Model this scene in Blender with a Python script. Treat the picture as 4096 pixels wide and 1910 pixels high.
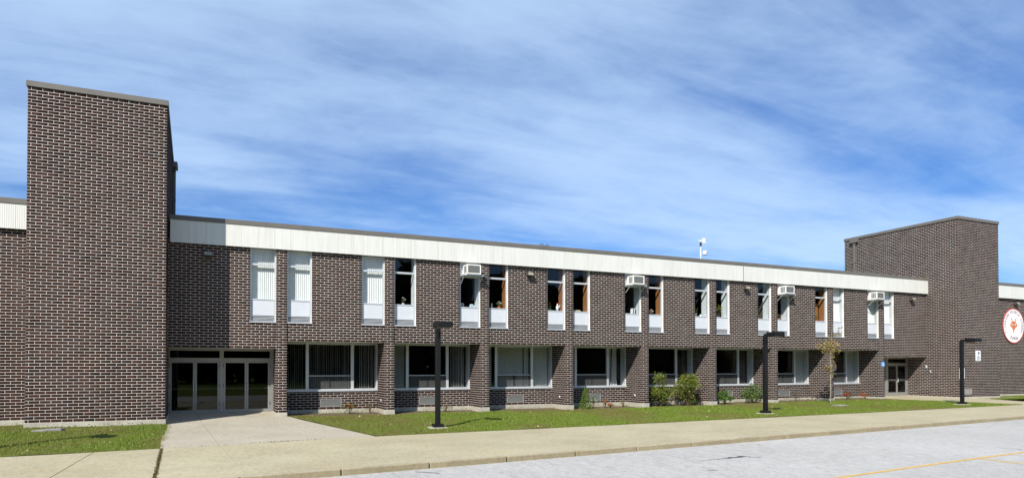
import bpy, math, random
import numpy as np
from mathutils import Vector, Matrix
for o in list(bpy.data.objects): bpy.data.objects.remove(o)
scene = bpy.context.scene
COL = scene.collection
R = math.radians
random.seed(7)
RNG = np.random.default_rng(11)

# ------------------------------------------------------------------ camera
W_PX, F_PX, HOR, PITCH, YAW = 4096.0, 2620.0, 1470.0, R(0.8), R(23.74)
CAM = Vector((0.0, -27.53, 1.77))
cd = bpy.data.cameras.new('camera'); cam = bpy.data.objects.new('camera', cd); COL.objects.link(cam)
cam.location = CAM
cam.rotation_euler = (R(90) + PITCH, 0, -YAW)
cd.sensor_fit = 'HORIZONTAL'; cd.sensor_width = 36.0; cd.lens = 36.0 * F_PX / W_PX
CY = HOR - F_PX * math.tan(PITCH)
cd.shift_y = (CY - 955.0) / W_PX
cd.clip_start = 0.1; cd.clip_end = 3000
scene.camera = cam
# ------------------------------------------------------------------ world, sun, exposure
SUN_TRAVEL = Vector((1.02, 1.0, -1.17)).normalized()
to_sun = -SUN_TRAVEL
SUN_EL = math.asin(to_sun.z); SUN_AZ = math.atan2(to_sun.x, to_sun.y)
w = bpy.data.worlds.new('World'); scene.world = w; w.use_nodes = True
nt = w.node_tree; nt.nodes.clear()
N = nt.nodes.new; Lk = nt.links.new
out = N('ShaderNodeOutputWorld'); bg = N('ShaderNodeBackground'); bg.inputs[1].default_value = 0.050
sky = N('ShaderNodeTexSky'); sky.sky_type = 'NISHITA'; sky.sun_disc = False
sky.sun_elevation = SUN_EL; sky.sun_rotation = SUN_AZ; sky.altitude = 50; sky.air_density = 1.0; sky.dust_density = 0.1; sky.ozone_density = 2.6
tc = N('ShaderNodeTexCoord'); sep = N('ShaderNodeSeparateXYZ'); Lk(tc.outputs['Generated'], sep.inputs[0])
def wmath(op, a, b=None, c=None):
    m = N('ShaderNodeMath'); m.operation = op
    for i, v in enumerate((a, b, c)):
        if v is None: continue
        if isinstance(v, (int, float)): m.inputs[i].default_value = v
        else: Lk(v, m.inputs[i])
    return m.outputs[0]
zz = wmath('MAXIMUM', wmath('ADD', sep.outputs[2], 0.12), 0.05)
px = wmath('DIVIDE', sep.outputs[0], zz); py = wmath('DIVIDE', sep.outputs[1], zz)
cmb = N('ShaderNodeCombineXYZ'); Lk(px, cmb.inputs[0]); Lk(py, cmb.inputs[1])
def cloud(rot, sc, scale, detail, rough, dist, off):
    mp = N('ShaderNodeMapping'); mp.inputs['Rotation'].default_value = (0, 0, R(rot)); mp.inputs['Scale'].default_value = sc
    mp.inputs['Location'].default_value = off; Lk(cmb.outputs[0], mp.inputs[0])
    n = N('ShaderNodeTexNoise'); n.inputs['Scale'].default_value = scale; n.inputs['Detail'].default_value = detail
    n.inputs['Roughness'].default_value = rough; n.inputs['Distortion'].default_value = dist
    Lk(mp.outputs[0], n.inputs[0]); return n.outputs[0]
c1 = cloud(-6, (0.62, 0.98, 1), 0.75, 6, 0.50, 0.35, (11.4, 3.1, 0))
c2 = cloud(-16, (0.55, 1.9, 1), 2.3, 8, 0.60, 0.5, (19.38, 2.2, 0))
c3 = cloud(30, (1, 1, 1), 5.5, 8, 0.65, 0.3, (1.3, 5.2, 0))
mix = wmath('ADD', wmath('ADD', wmath('MULTIPLY', c1, 0.78), wmath('MULTIPLY', c2, 0.22)), wmath('MULTIPLY', c3, 0.10))
mr = N('ShaderNodeMapRange'); mr.interpolation_type = 'SMOOTHSTEP'
mr.inputs[1].default_value = 0.39; mr.inputs[2].default_value = 0.70; Lk(mix, mr.inputs[0])
# thin veil thickens towards the horizon, as high cirrus does
veil = wmath('POWER', wmath('SUBTRACT', 1.0, wmath('MINIMUM', wmath('MAXIMUM', sep.outputs[2], 0.0), 1.0)), 4.0)
fac = wmath('MINIMUM', wmath('ADD', wmath('MULTIPLY', mr.outputs[0], 0.70), wmath('MULTIPLY', veil, 0.20)), 0.92)
hue = N('ShaderNodeMix'); hue.data_type = 'RGBA'; hue.blend_type = 'MULTIPLY'; hue.inputs[0].default_value = 1.0
Lk(sky.outputs[0], hue.inputs[6]); hue.inputs[7].default_value = (0.50, 1.10, 1.90, 1)
mx = N('ShaderNodeMix'); mx.data_type = 'RGBA'; Lk(fac, mx.inputs[0]); Lk(hue.outputs[2], mx.inputs[6])
mx.inputs[7].default_value = (9.6, 12.9, 17.4, 1)
Lk(mx.outputs[2], bg.inputs[0]); Lk(bg.outputs[0], out.inputs[0])
sl = bpy.data.lights.new('sun', 'SUN'); sl.energy = 5.0; sl.angle = R(0.53); sl.color = (1.0, 0.955, 0.88)
so = bpy.data.objects.new('sun', sl); COL.objects.link(so); so.location = (-30, -40, 50)
so.rotation_euler = SUN_TRAVEL.to_track_quat('-Z', 'Y').to_euler()
scene.view_settings.view_transform = 'Standard'; scene.view_settings.look = 'None'
scene.view_settings.gamma = 1.0; scene.view_settings.use_curve_mapping = False
scene.view_settings.exposure = 0.38
scene.render.engine = 'CYCLES'

# ------------------------------------------------------------------ pixel -> direction (photograph pixels)
AX0 = Vector((math.sin(YAW), math.cos(YAW), 0)); RGT = Vector((math.cos(YAW), -math.sin(YAW), 0)); UP = Vector((0, 0, 1))
AX = AX0 * math.cos(PITCH) + UP * math.sin(PITCH); CUP = -AX0 * math.sin(PITCH) + UP * math.cos(PITCH)
def ray(x, y): return AX + RGT * ((x - 2048) / F_PX) + CUP * ((CY - y) / F_PX)
def on_z(x, y, Z):
    d = ray(x, y); return CAM + d * ((Z - CAM.z) / d.z)
def on_y(x, y, Y):
    d = ray(x, y); return CAM + d * ((Y - CAM.y) / d.y)

# ------------------------------------------------------------------ materials
def lerp3(a, b, t): return tuple(a[i] + (b[i] - a[i]) * t for i in range(3))
class Mat:
    def __init__(s, name, rough=0.7, spec=0.3, metal=0.0):
        s.m = bpy.data.materials.new(name); s.m.use_nodes = True; s.nt = s.m.node_tree
        s.b = s.nt.nodes['Principled BSDF']; s.b.inputs['Roughness'].default_value = rough
        s.b.inputs['Specular IOR Level'].default_value = spec; s.b.inputs['Metallic'].default_value = metal
        s.tc = None
    def n(s, t): return s.nt.nodes.new(t)
    def l(s, a, b): s.nt.links.new(a, b)
    def coord(s, kind='Object'):
        if kind == 'World':
            g = s.n('ShaderNodeNewGeometry'); return g.outputs['Position']
        if not s.tc: s.tc = s.n('ShaderNodeTexCoord')
        return s.tc.outputs[kind]
    def noise(s, scale, detail=4, rough=0.55, sc=(1, 1, 1), kind='World', dist=0.0):
        mp = s.n('ShaderNodeMapping'); mp.inputs['Scale'].default_value = sc; s.l(s.coord(kind), mp.inputs[0])
        t = s.n('ShaderNodeTexNoise'); t.inputs['Scale'].default_value = scale; t.inputs['Detail'].default_value = detail
        t.inputs['Roughness'].default_value = rough; t.inputs['Distortion'].default_value = dist; s.l(mp.outputs[0], t.inputs[0]); return t.outputs[0]
    def ramp(s, f, stops):
        r = s.n('ShaderNodeValToRGB'); e = r.color_ramp.elements
        while len(e) > 1: e.remove(e[-1])
        e[0].position = stops[0][0]; e[0].color = (*stops[0][1], 1)
        for p, c in stops[1:]:
            k = e.new(p); k.color = (*c, 1)
        s.l(f, r.inputs[0]); return r.outputs[0]
    def mixc(s, f, a, b, mode='MIX'):
        m = s.n('ShaderNodeMix'); m.data_type = 'RGBA'; m.blend_type = mode
        for i, v in ((0, f), (6, a), (7, b)):
            if isinstance(v, (int, float)): m.inputs[i].default_value = v
            elif isinstance(v, tuple): m.inputs[i].default_value = (*v, 1)
            else: s.l(v, m.inputs[i])
        return m.outputs[2]
    def math(s, op, a, b=None):
        m = s.n('ShaderNodeMath'); m.operation = op
        for i, v in enumerate((a, b)):
            if v is None: continue
            if isinstance(v, (int, float)): m.inputs[i].default_value = v
            else: s.l(v, m.inputs[i])
        return m.outputs[0]
    def col(s, c):
        if isinstance(c, tuple): s.b.inputs['Base Color'].default_value = (*c, 1)
        else: s.l(c, s.b.inputs['Base Color'])
        return s
    def bump(s, h, strength=0.3, dist=0.01):
        b = s.n('ShaderNodeBump'); b.inputs['Strength'].default_value = strength; b.inputs['Distance'].default_value = dist
        s.l(h, b.inputs['Height']); s.l(b.outputs[0], s.b.inputs['Normal']); return s
M = {}
def plain(name, c, rough=0.6, spec=0.3, metal=0.0, var=0.12, scale=6.0):
    m = Mat(name, rough, spec, metal)
    f = m.noise(scale, 5, 0.6)
    m.col(m.ramp(f, [(0.3, tuple(v * (1 - var) for v in c)), (0.7, tuple(min(1, v * (1 + var)) for v in c))]))
    M[name] = m.m; return m
# brick: colour differs from brick to brick
m = Mat('brick', 0.82, 0.15)
g = m.n('ShaderNodeNewGeometry'); oi = m.n('ShaderNodeObjectInfo')
rnd = m.math('FRACT', m.math('ADD', g.outputs['Random Per Island'], m.math('MULTIPLY', oi.outputs['Random'], 7.31)))
base = m.ramp(rnd, [(0.0, (.034, .022, .021)), (0.3, (.050, .029, .026)), (0.62, (.061, .034, .029)), (0.85, (.074, .040, .032)), (1.0, (.050, .038, .030))])
grain = m.noise(55, 6, 0.7)
base = m.mixc(0.55, base, m.ramp(grain, [(0.25, (.35, .33, .33)), (0.75, (1.0, .98, .95))]), 'MULTIPLY')
base = m.mixc(1.0, base, (0.82, 0.60, 0.54), 'MULTIPLY')
stain = m.ramp(m.noise(0.55, 6, 0.62), [(0.62, (0, 0, 0)), (0.80, (1, 1, 1))])
base = m.mixc(m.math('MULTIPLY', stain, 0.30), base, (.13, .115, .10))
m.col(base); m.bump(m.noise(90, 4, 0.7), 0.4, 0.004); M['brick'] = m.m
m = Mat('mortar', 0.9, 0.1)
c = m.ramp(m.noise(2.2, 6, 0.65), [(0.28, (.54, .51, .45)), (0.55, (.70, .67, .61)), (0.8, (.77, .745, .69))])
m.col(c); m.bump(m.noise(120, 3, 0.6), 0.3, 0.003); M['mortar'] = m.m
# fascia: ribbed white metal panels
m = Mat('fascia', 0.45, 0.35)
wv = m.n('ShaderNodeTexWave'); wv.wave_type = 'BANDS'; wv.bands_direction = 'X'; wv.inputs['Scale'].default_value = 5.2
wv.inputs['Distortion'].default_value = 0.0; m.l(m.coord('World'), wv.inputs[0])
st = m.noise(2.0, 6, 0.7, (3.0, 1, 0.25))
c = m.ramp(st, [(0.30, (.58, .575, .53)), (0.52, (.65, .645, .60)), (0.8, (.69, .685, .645))])
m.col(c); m.bump(wv.outputs[1], 0.55, 0.006); M['fascia'] = m.m
plain('coping', (.145, .132, .114), 0.45, 0.4, 0.0, 0.10, 1.5)
plain('aluminium', (.60, .62, .64), 0.38, 0.5, 0.35, 0.06, 8)
plain('grey_metal', (.30, .30, .285), 0.42, 0.5, 0.35, 0.08, 8)
plain('dark_metal', (.035, .036, .038), 0.5, 0.4, 0.2, 0.2, 12)
plain('panel_white', (.56, .585, .62), 0.35, 0.4, 0.0, 0.03, 4)
plain('soffit', (.50, .48, .40), 0.8, 0.2, 0.0, 0.10, 2)
plain('interior', (.085, .08, .075), 0.9, 0.1, 0.0, 0.2, 1)
plain('lining_white', (.62, .66, .66), 0.7, 0.2)
plain('lining_wood', (.30, .13, .045), 0.6, 0.3)
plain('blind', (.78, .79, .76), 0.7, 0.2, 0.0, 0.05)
plain('blind_shade_tone', (.42, .43, .41), 0.7, 0.2, 0.0, 0.06)  # darker copy of blind: shade of the ground-floor recesses put into the colour
plain('vent_grey', (.34, .345, .33), 0.5, 0.4, 0.3, 0.08)
plain('ac_white', (.74, .73, .69), 0.5, 0.3, 0.0, 0.05)
plain('ac_grille', (.17, .17, .165), 0.6, 0.3, 0.0, 0.1)
plain('black_paint', (.008, .0083, .009), 0.55, 0.25, 0.0, 0.25, 9)
plain('bronze', (.10, .085, .06), 0.5, 0.4, 0.3)
plain('lens', (.26, .25, .21), 0.35, 0.5)
plain('terracotta', (.42, .12, .05), 0.8)
plain('white_ceramic', (.75, .75, .73), 0.35, 0.5)
plain('pot_dark', (.05, .05, .055), 0.6)
plain('pot_green', (.04, .12, .07), 0.5)
plain('paper_blue', (.25, .42, .55), 0.7)
plain('cardboard', (.50, .42, .28), 0.8)
plain('wood_brown', (.22, .10, .04), 0.6)
plain('sign_white', (.80, .81, .82), 0.5, 0.3, 0.0, 0.03)
plain('sign_red', (.42, .09, .06), 0.5)
plain('sign_orange', (.60, .17, .05), 0.5)
plain('sign_ink', (.20, .05, .045), 0.6)
plain('sign_grey', (.16, .19, .24), 0.6)
plain('sign_blue', (.10, .28, .62), 0.5)
plain('yellow_paint', (.62, .38, .08), 0.8, 0.2, 0.0, 0.22, 9)
plain('pale_bark', (.27, .24, .19), 0.9, 0.1, 0, 0.3, 14)
plain('bark', (.10, .07, .045), 0.9, 0.1, 0, 0.3, 14)
plain('soil', (.15, .115, .072), 0.95, 0.05, 0, 0.35, 5)
plain('joint_tan', (.20, .165, .095), 0.95, 0.05, 0, 0.5, 22)
plain('joint_soil', (.050, .040, .028), 0.95, 0.05, 0, 0.35, 5)
plain('stone', (.25, .24, .22), 0.85, 0.2, 0, 0.2, 7)
plain('roofing', (.06, .06, .06), 0.9)
def leafmat(name, a, b, c, rough=0.6):
    m = Mat(name, rough, 0.25)
    g = m.n('ShaderNodeNewGeometry')
    m.col(m.ramp(g.outputs['Random Per Island'], [(0.0, a), (0.5, b), (1.0, c)]))
    tr = m.n('ShaderNodeBsdfTranslucent'); m.l(m.b.inputs['Base Color'].links[0].from_socket, tr.inputs[0])
    ms = m.n('ShaderNodeMixShader'); ms.inputs[0].default_value = 0.30
    m.l(m.b.outputs[0], ms.inputs[1]); m.l(tr.outputs[0], ms.inputs[2])
    m.l(ms.outputs[0], m.nt.nodes['Material Output'].inputs[0]); M[name] = m.m
leafmat('leaf_shrub', (.08, .12, .018), (.18, .22, .035), (.30, .30, .06))
leafmat('leaf_green', (.05, .12, .022), (.10, .19, .035), (.18, .26, .05))
leafmat('leaf_cedar', (.08, .15, .018), (.13, .21, .028), (.19, .26, .045))
leafmat('leaf_autumn', (.26, .22, .06), (.40, .32, .09), (.30, .15, .05))
leafmat('leaf_dry', (.10, .07, .03), (.16, .12, .05), (.10, .11, .03))
leafmat('leaf_dark', (.012, .022, .008), (.022, .038, .012), (.035, .05, .015))
leafmat('leaf_fallen', (.40, .22, .06), (.50, .40, .22), (.62, .55, .40))
leafmat('petal_red', (.28, .008, .012), (.42, .015, .02), (.50, .03, .03))
leafmat('petal_orange', (.50, .05, .015), (.62, .10, .03), (.70, .17, .05))
leafmat('petal_white', (.70, .70, .62), (.80, .80, .76), (.80, .72, .70))
leafmat('petal_pink', (.62, .30, .25), (.75, .55, .40), (.78, .74, .66))
# concrete
def concrete(name, a, b, warm, scale=0.5, face=None):
    m = Mat(name, 0.85, 0.15)
    big = m.ramp(m.noise(scale, 7, 0.6), [(0.3, a), (0.7, b)])
    big = m.mixc(m.ramp(m.noise(0.9, 5, 0.65, (0.35, 1.6, 1)), [(0.55, (0, 0, 0)), (0.78, (.5, .5, .5))]), big, warm)
    sp = m.ramp(m.noise(70, 3, 0.7), [(0.32, (.72, .71, .70)), (0.5, (1, 1, 1)), (0.72, (1.08, 1.08, 1.07))])
    c = m.mixc(1.0, big, sp, 'MULTIPLY')
    sp2 = m.ramp(m.noise(11, 6, 0.8, (1.0, 0.5, 1)), [(0.30, (.76, .755, .75)), (0.5, (1.0, 1.0, 1.0)), (0.7, (1.13, 1.13, 1.13))])
    c = m.mixc(1.0, c, sp2, 'MULTIPLY')
    if face:   # road splash dirt on the upright faces
        gg = m.n('ShaderNodeNewGeometry'); sx_ = m.n('ShaderNodeSeparateXYZ'); m.l(gg.outputs['True Normal'], sx_.inputs[0])
        up_ = m.ramp(sx_.outputs[2], [(0.35, (1, 1, 1)), (0.75, (0, 0, 0))]); c = m.mixc(up_, c, m.mixc(1.0, c, face, 'MULTIPLY'))
    m.col(c); m.bump(m.noise(110, 3, 0.7), 0.35, 0.004); M[name] = m.m
concrete('concrete', (.38, .335, .220), (.475, .425, .285), (.47, .355, .205))
concrete('concrete_grey', (.39, .345, .265), (.47, .425, .335), (.42, .34, .24))
concrete('kerb_concrete', (.34, .29, .20), (.43, .375, .265), (.34, .29, .20), 1.4, (.76, .745, .67))
concrete('foundation', (.36, .33, .27), (.50, .475, .40), (.36, .31, .22), 1.8)
m = Mat('asphalt', 0.9, 0.15)
big = m.ramp(m.noise(0.22, 7, 0.6), [(0.3, (.425, .410, .380)), (0.7, (.51, .492, .458))])
sp = m.ramp(m.noise(62, 2, 0.7), [(0.34, (.50, .50, .51)), (0.47, (.95, .95, .95)), (0.58, (1.0, 1.0, 1.0)), (0.70, (1.35, 1.34, 1.32))])
c = m.mixc(1.0, big, sp, 'MULTIPLY')
sp2 = m.ramp(m.noise(9, 5, 0.8, (1.0, 0.35, 1)), [(0.30, (.74, .74, .74)), (0.5, (1.0, 1.0, 1.0)), (0.7, (1.16, 1.16, 1.15))])
c = m.mixc(1.0, c, sp2, 'MULTIPLY')
cr = m.ramp(m.noise(1.2, 6, 0.75, (0.25, 2.6, 1), dist=0.6), [(0.69, (0, 0, 0)), (0.75, (.55, .55, .55))])
c = m.mixc(cr, c, (.12, .12, .125))
m.col(c); m.bump(m.noise(75, 3, 0.75), 0.6, 0.008); M['asphalt'] = m.m
m = Mat('lawn_soil', 0.95, 0.05)
m.col(m.ramp(m.noise(0.8, 7, 0.7), [(0.32, (.085, .12, .018)), (0.56, (.12, .15, .026)), (0.68, (.16, .145, .05)), (0.78, (.17, .125, .06))]))
m.bump(m.noise(14, 5, 0.7), 0.8, 0.03); M['lawn_soil'] = m.m
# grass: patches of drier blades, variation from blade to blade
m = Mat('grass', 0.6, 0.2)
g = m.n('ShaderNodeNewGeometry')
lush = m.ramp(g.outputs['Random Per Island'], [(0, (.105, .165, .017)), (0.5, (.165, .235, .027)), (0.85, (.23, .295, .045)), (1.0, (.38, .37, .14))])
dry = m.ramp(g.outputs['Random Per Island'], [(0, (.17, .14, .045)), (0.5, (.25, .20, .075)), (1.0, (.16, .20, .04))])
at = m.n('ShaderNodeAttribute'); at.attribute_name = 'dry'
c = m.mixc(at.outputs['Fac'], lush, dry)
m.col(c)
tr = m.n('ShaderNodeBsdfTranslucent'); m.l(c, tr.inputs[0]); ms = m.n('ShaderNodeMixShader'); ms.inputs[0].default_value = 0.25
m.l(m.b.outputs[0], ms.inputs[1]); m.l(tr.outputs[0], ms.inputs[2]); m.l(ms.outputs[0], m.nt.nodes['Material Output'].inputs[0]); M['grass'] = m.m
# glass: clear pane with Fresnel reflection
def glassmat(name, tint, ior=1.5):
    mm = bpy.data.materials.new(name); mm.use_nodes = True; t = mm.node_tree; t.nodes.clear()
    o = t.nodes.new('ShaderNodeOutputMaterial'); tr = t.nodes.new('ShaderNodeBsdfTransparent'); tr.inputs[0].default_value = (*tint, 1)
    gl = t.nodes.new('ShaderNodeBsdfGlossy'); gl.inputs['Roughness'].default_value = 0.015; gl.inputs[0].default_value = (.95, .97, 1, 1)
    fr = t.nodes.new('ShaderNodeFresnel'); fr.inputs[0].default_value = ior
    mx = t.nodes.new('ShaderNodeMixShader'); ge = t.nodes.new('ShaderNodeNewGeometry'); mm_ = t.nodes.new('ShaderNodeMath'); mm_.operation = 'SUBTRACT'; mm_.use_clamp = True
    t.links.new(fr.outputs[0], mm_.inputs[0]); t.links.new(ge.outputs['Backfacing'], mm_.inputs[1]); t.links.new(mm_.outputs[0], mx.inputs[0]); t.links.new(tr.outputs[0], mx.inputs[1]); t.links.new(gl.outputs[0], mx.inputs[2])
    t.links.new(mx.outputs[0], o.inputs[0]); M[name] = mm
glassmat('glass', (.95, .96, .965)); glassmat('glass_tinted', (.55, .57, .58))

mm = bpy.data.materials.new('screen'); mm.use_nodes = True; t_ = mm.node_tree; pb = t_.nodes['Principled BSDF']; pb.inputs['Base Color'].default_value = (.16, .16, .16, 1); pb.inputs['Roughness'].default_value = .7
wv1 = t_.nodes.new('ShaderNodeTexNoise'); wv1.inputs['Scale'].default_value = 30; rm = t_.nodes.new('ShaderNodeMapRange'); rm.inputs[3].default_value = .15; rm.inputs[4].default_value = .25; t_.links.new(wv1.outputs[0], rm.inputs[0]); t_.links.new(rm.outputs[0], pb.inputs['Alpha']); M['screen'] = mm
# ------------------------------------------------------------------ object helpers
def tag(o, label=None, cat=None, group=None, kind=None):
    for k, v in (('label', label), ('category', cat), ('group', group), ('kind', kind)):
        if v: o[k] = v
    return o
def thing(name, loc, label, cat, group=None, rz=0.0):
    o = bpy.data.objects.new(name, None); o.empty_display_size = 0.2; COL.objects.link(o)
    o.location = loc; o.rotation_euler = (0, 0, rz); tag(o, label, cat, group); o['_w'] = list(loc); return o
def wloc(p):
    return Vector(p['_w']) if p is not None and '_w' in p else Vector((0, 0, 0))
class MB:
    def __init__(s): s.v = []; s.f = []
    def quad(s, a, b, c, d):
        i = len(s.v); s.v += [tuple(a), tuple(b), tuple(c), tuple(d)]; s.f.append((i, i + 1, i + 2, i + 3)); return s
    def poly(s, pts):
        i = len(s.v); s.v += [tuple(p) for p in pts]; s.f.append(tuple(range(i, i + len(pts)))); return s
    def box(s, x0, x1, y0, y1, z0, z1):
        i = len(s.v)
        s.v += [(x0, y0, z0), (x1, y0, z0), (x1, y1, z0), (x0, y1, z0), (x0, y0, z1), (x1, y0, z1), (x1, y1, z1), (x0, y1, z1)]
        for q in ((0, 3, 2, 1), (4, 5, 6, 7), (0, 1, 5, 4), (1, 2, 6, 5), (2, 3, 7, 6), (3, 0, 4, 7)): s.f.append(tuple(i + k for k in q))
        return s
    def prism(s, pts, z0, z1):
        """pts counter-clockwise plan polygon; z1 may be a function of (x, y)"""
        n = len(pts); i = len(s.v)
        zt = z1 if callable(z1) else (lambda x, y: z1)
        zb = z0 if callable(z0) else (lambda x, y: z0)
        s.v += [(x, y, zb(x, y)) for x, y in pts] + [(x, y, zt(x, y)) for x, y in pts]
        s.f.append(tuple(i + k for k in reversed(range(n)))); s.f.append(tuple(i + n + k for k in range(n)))
        for k in range(n):
            j = (k + 1) % n; s.f.append((i + k, i + j, i + n + j, i + n + k))
        return s
    def extrude_xz(s, pts, y0, y1):
        """pts: outline in (x, z), clockwise or not; slab from y0 to y1"""
        n = len(pts); i = len(s.v)
        s.v += [(x, y0, z) for x, z in pts] + [(x, y1, z) for x, z in pts]
        s.f.append(tuple(i + k for k in range(n))); s.f.append(tuple(i + n + k for k in reversed(range(n))))
        for k in range(n):
            j = (k + 1) % n; s.f.append((i + j, i + k, i + n + k, i + n + j))
        return s
    def tube(s, pts, rad, seg=6):
        """pts polyline, rad scalar or list"""
        pts = [Vector(p) for p in pts]; n = len(pts); i = len(s.v)
        if not hasattr(rad, '__len__'): rad = [rad] * n
        for k, p in enumerate(pts):
            d = (pts[min(k + 1, n - 1)] - pts[max(k - 1, 0)]).normalized()
            a = d.cross(Vector((0, 0, 1)) if abs(d.z) < 0.9 else Vector((1, 0, 0))).normalized(); b = d.cross(a)
            for q in range(seg):
                t = 2 * math.pi * q / seg; s.v.append(tuple(p + (a * math.cos(t) + b * math.sin(t)) * rad[k]))
        for k in range(n - 1):
            for q in range(seg):
                r = (q + 1) % seg; s.f.append((i + k * seg + q, i + k * seg + r, i + (k + 1) * seg + r, i + (k + 1) * seg + q))
        s.f.append(tuple(i + q for q in reversed(range(seg)))); s.f.append(tuple(i + (n - 1) * seg + q for q in range(seg)))
        return s
    def lathe(s, c, prof, seg=12, sx=1.0, sy=1.0):
        i = len(s.v); n = len(prof)
        for r, z in prof:
            for q in range(seg):
                t = 2 * math.pi * q / seg; s.v.append((c[0] + r * sx * math.cos(t), c[1] + r * sy * math.sin(t), c[2] + z))
        for k in range(n - 1):
            for q in range(seg):
                r = (q + 1) % seg; s.f.append((i + k * seg + q, i + k * seg + r, i + (k + 1) * seg + r, i + (k + 1) * seg + q))
        s.f.append(tuple(i + q for q in reversed(range(seg)))); s.f.append(tuple(i + (n - 1) * seg + q for q in range(seg)))
        return s
    def leaves(s, pts, size, flat=0.5, jit=0.4, aspect=0.5):
        for p in pts:
            L = size * (1 + random.uniform(-jit, jit)); Wd = L * aspect
            d = Vector((random.gauss(0, 1), random.gauss(0, 1), random.gauss(0, 0.6))).normalized()
            nrm = Vector((random.gauss(0, 1), random.gauss(0, 1), random.gauss(flat * 2, 0.8))).normalized()
            sd = d.cross(nrm)
            if sd.length < 1e-3: continue
            sd.normalize(); nn = sd.cross(d).normalized(); p = Vector(p); i = len(s.v)
            s.v += [tuple(p - d * L * .5), tuple(p + sd * Wd * .5 + nn * L * .06), tuple(p + d * L * .5), tuple(p - sd * Wd * .5 + nn * L * .06)]
            s.f += [(i, i + 1, i + 2), (i, i + 2, i + 3)]
        return s
    def mesh(s, name, mat, off=Vector((0, 0, 0)), smooth=False):
        me = bpy.data.meshes.new(name)
        me.from_pydata([(x - off[0], y - off[1], z - off[2]) for x, y, z in s.v], [], s.f)
        if mat: me.materials.append(M[mat])
        if smooth: me.polygons.foreach_set('use_smooth', [True] * len(me.polygons))
        me.update(); return me
    def build(s, name, mat, parent=None, smooth=False, bevel=0.0, label=None, kind=None):
        """world coordinates in, parented to a thing whose base is not rotated"""
        me = s.mesh(name, mat, wloc(parent), smooth)
        o = bpy.data.objects.new(name, me); COL.objects.link(o)
        if parent is not None: o.parent = parent; o['_w'] = list(wloc(parent))
        else: o['_w'] = [0.0, 0.0, 0.0]
        if bevel:
            b = o.modifiers.new('bevel', 'BEVEL'); b.width = bevel; b.segments = 2; b.limit_method = 'ANGLE'
        if label: o['label'] = label
        if kind: o['kind'] = kind
        return o
def inst(name, me, parent, loc, rot=(0, 0, 0)):
    o = bpy.data.objects.new(name, me); COL.objects.link(o); o.parent = parent
    o.location = Vector(loc) - wloc(parent); o.rotation_euler = rot; o['_w'] = list(loc); return o
def struct(o): o['kind'] = 'structure'; return o

# ------------------------------------------------------------------ levels
def interp(x, t):
    if x <= t[0][0]: return t[0][1]
    for (a, va), (b, vb) in zip(t, t[1:]):
        if x <= b: return va + (vb - va) * (x - a) / (b - a)
    return t[-1][1]
ZB = [(-30, -.19), (-7, -.185), (-5.8, -.16), (2.3, -.165), (6.6, -.195), (15, -.222), (20, -.222), (24, -.208), (28.3, -.172), (37, -.115), (70, -.115)]
def zb(x): return interp(x, ZB)
def zs(x): return -.30 + .0040 * max(-30, min(70, x))
EDGE = [(-40, -10.2), (-4.8, -8.62), (-1.6, -8.42), (4.2, -7.82), (10.6, -7.78), (14.2, -7.70), (23.3, -7.50), (38.4, -6.90), (80, -5.4)]
def yedge(x): return interp(x, EDGE)
def ykerb(x): return -14.0 + .0875 * x
def g(x, y):
    ye = yedge(x); yb = -0.4 if x > -1.85 else -2.4
    t = max(0, min(1, (yb - y) / (yb - ye))); t = t * t * (3 - 2 * t)
    return zb(x) + (zs(x) - zb(x)) * t
def on_ground(px_, py_):
    Z = -.2
    for _ in range(8):
        p = on_z(px_, py_, Z); Z = g(p.x, p.y)
    return Vector((p.x, p.y, Z))

# ------------------------------------------------------------------ the setting: ground, road, kerb, pavement
b = MB(); b.quad((-900, -900, -.62), (900, -900, -.62), (900, 1500, -.62), (-900, 1500, -.62))
struct(b.build('ground', 'lawn_soil'))
b = MB(); xs = list(range(-120, 161, 5))
for x0, x1 in zip(xs, xs[1:]):
    b.quad((x0, -26, zs(x0) - .12), (x1, -26, zs(x1) - .12), (x1, ykerb(x1) - .10, zs(x1) - .12), (x0, ykerb(x0) - .10, zs(x0) - .12))
road = struct(b.build('road', 'asphalt'))
def stripe(p0, p1, wd, name='painted_line'):
    a = Vector(p0); c = Vector(p1); d = (c - a).normalized(); n_ = Vector((-d.y, d.x)) * wd / 2
    n = 24; bb = MB()
    for k in range(n):
        q0 = a + (c - a) * (k / n); q1 = a + (c - a) * ((k + 1) / n)
        pts = [q0 - n_, q1 - n_, q1 + n_, q0 + n_]
        bb.quad(*[(p.x, p.y, zs(p.x) - .12 + .004) for p in pts])
    o = bb.build(name, 'yellow_paint'); o.parent = road; return o
ya = on_z(3316, 1910, -.36); ybp = on_z(3907, 1832, -.36); yc = on_z(4096, 1808, -.35); yd = on_z(4096, 1853, -.35)
dA = (ybp - ya).normalized()
stripe((ya.x - dA.x * 12, ya.y - dA.y * 12), (ybp.x, ybp.y), .10)
dC = (yc - ybp).normalized(); stripe((ybp.x, ybp.y), (yc.x + dC.x * 25, yc.y + dC.y * 25), .10)
dD = (yd - ybp).normalized(); stripe((ybp.x + dD.x * .06, ybp.y + dD.y * .06), (ybp.x + dD.x * 6, ybp.y + dD.y * 6), .10)
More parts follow.
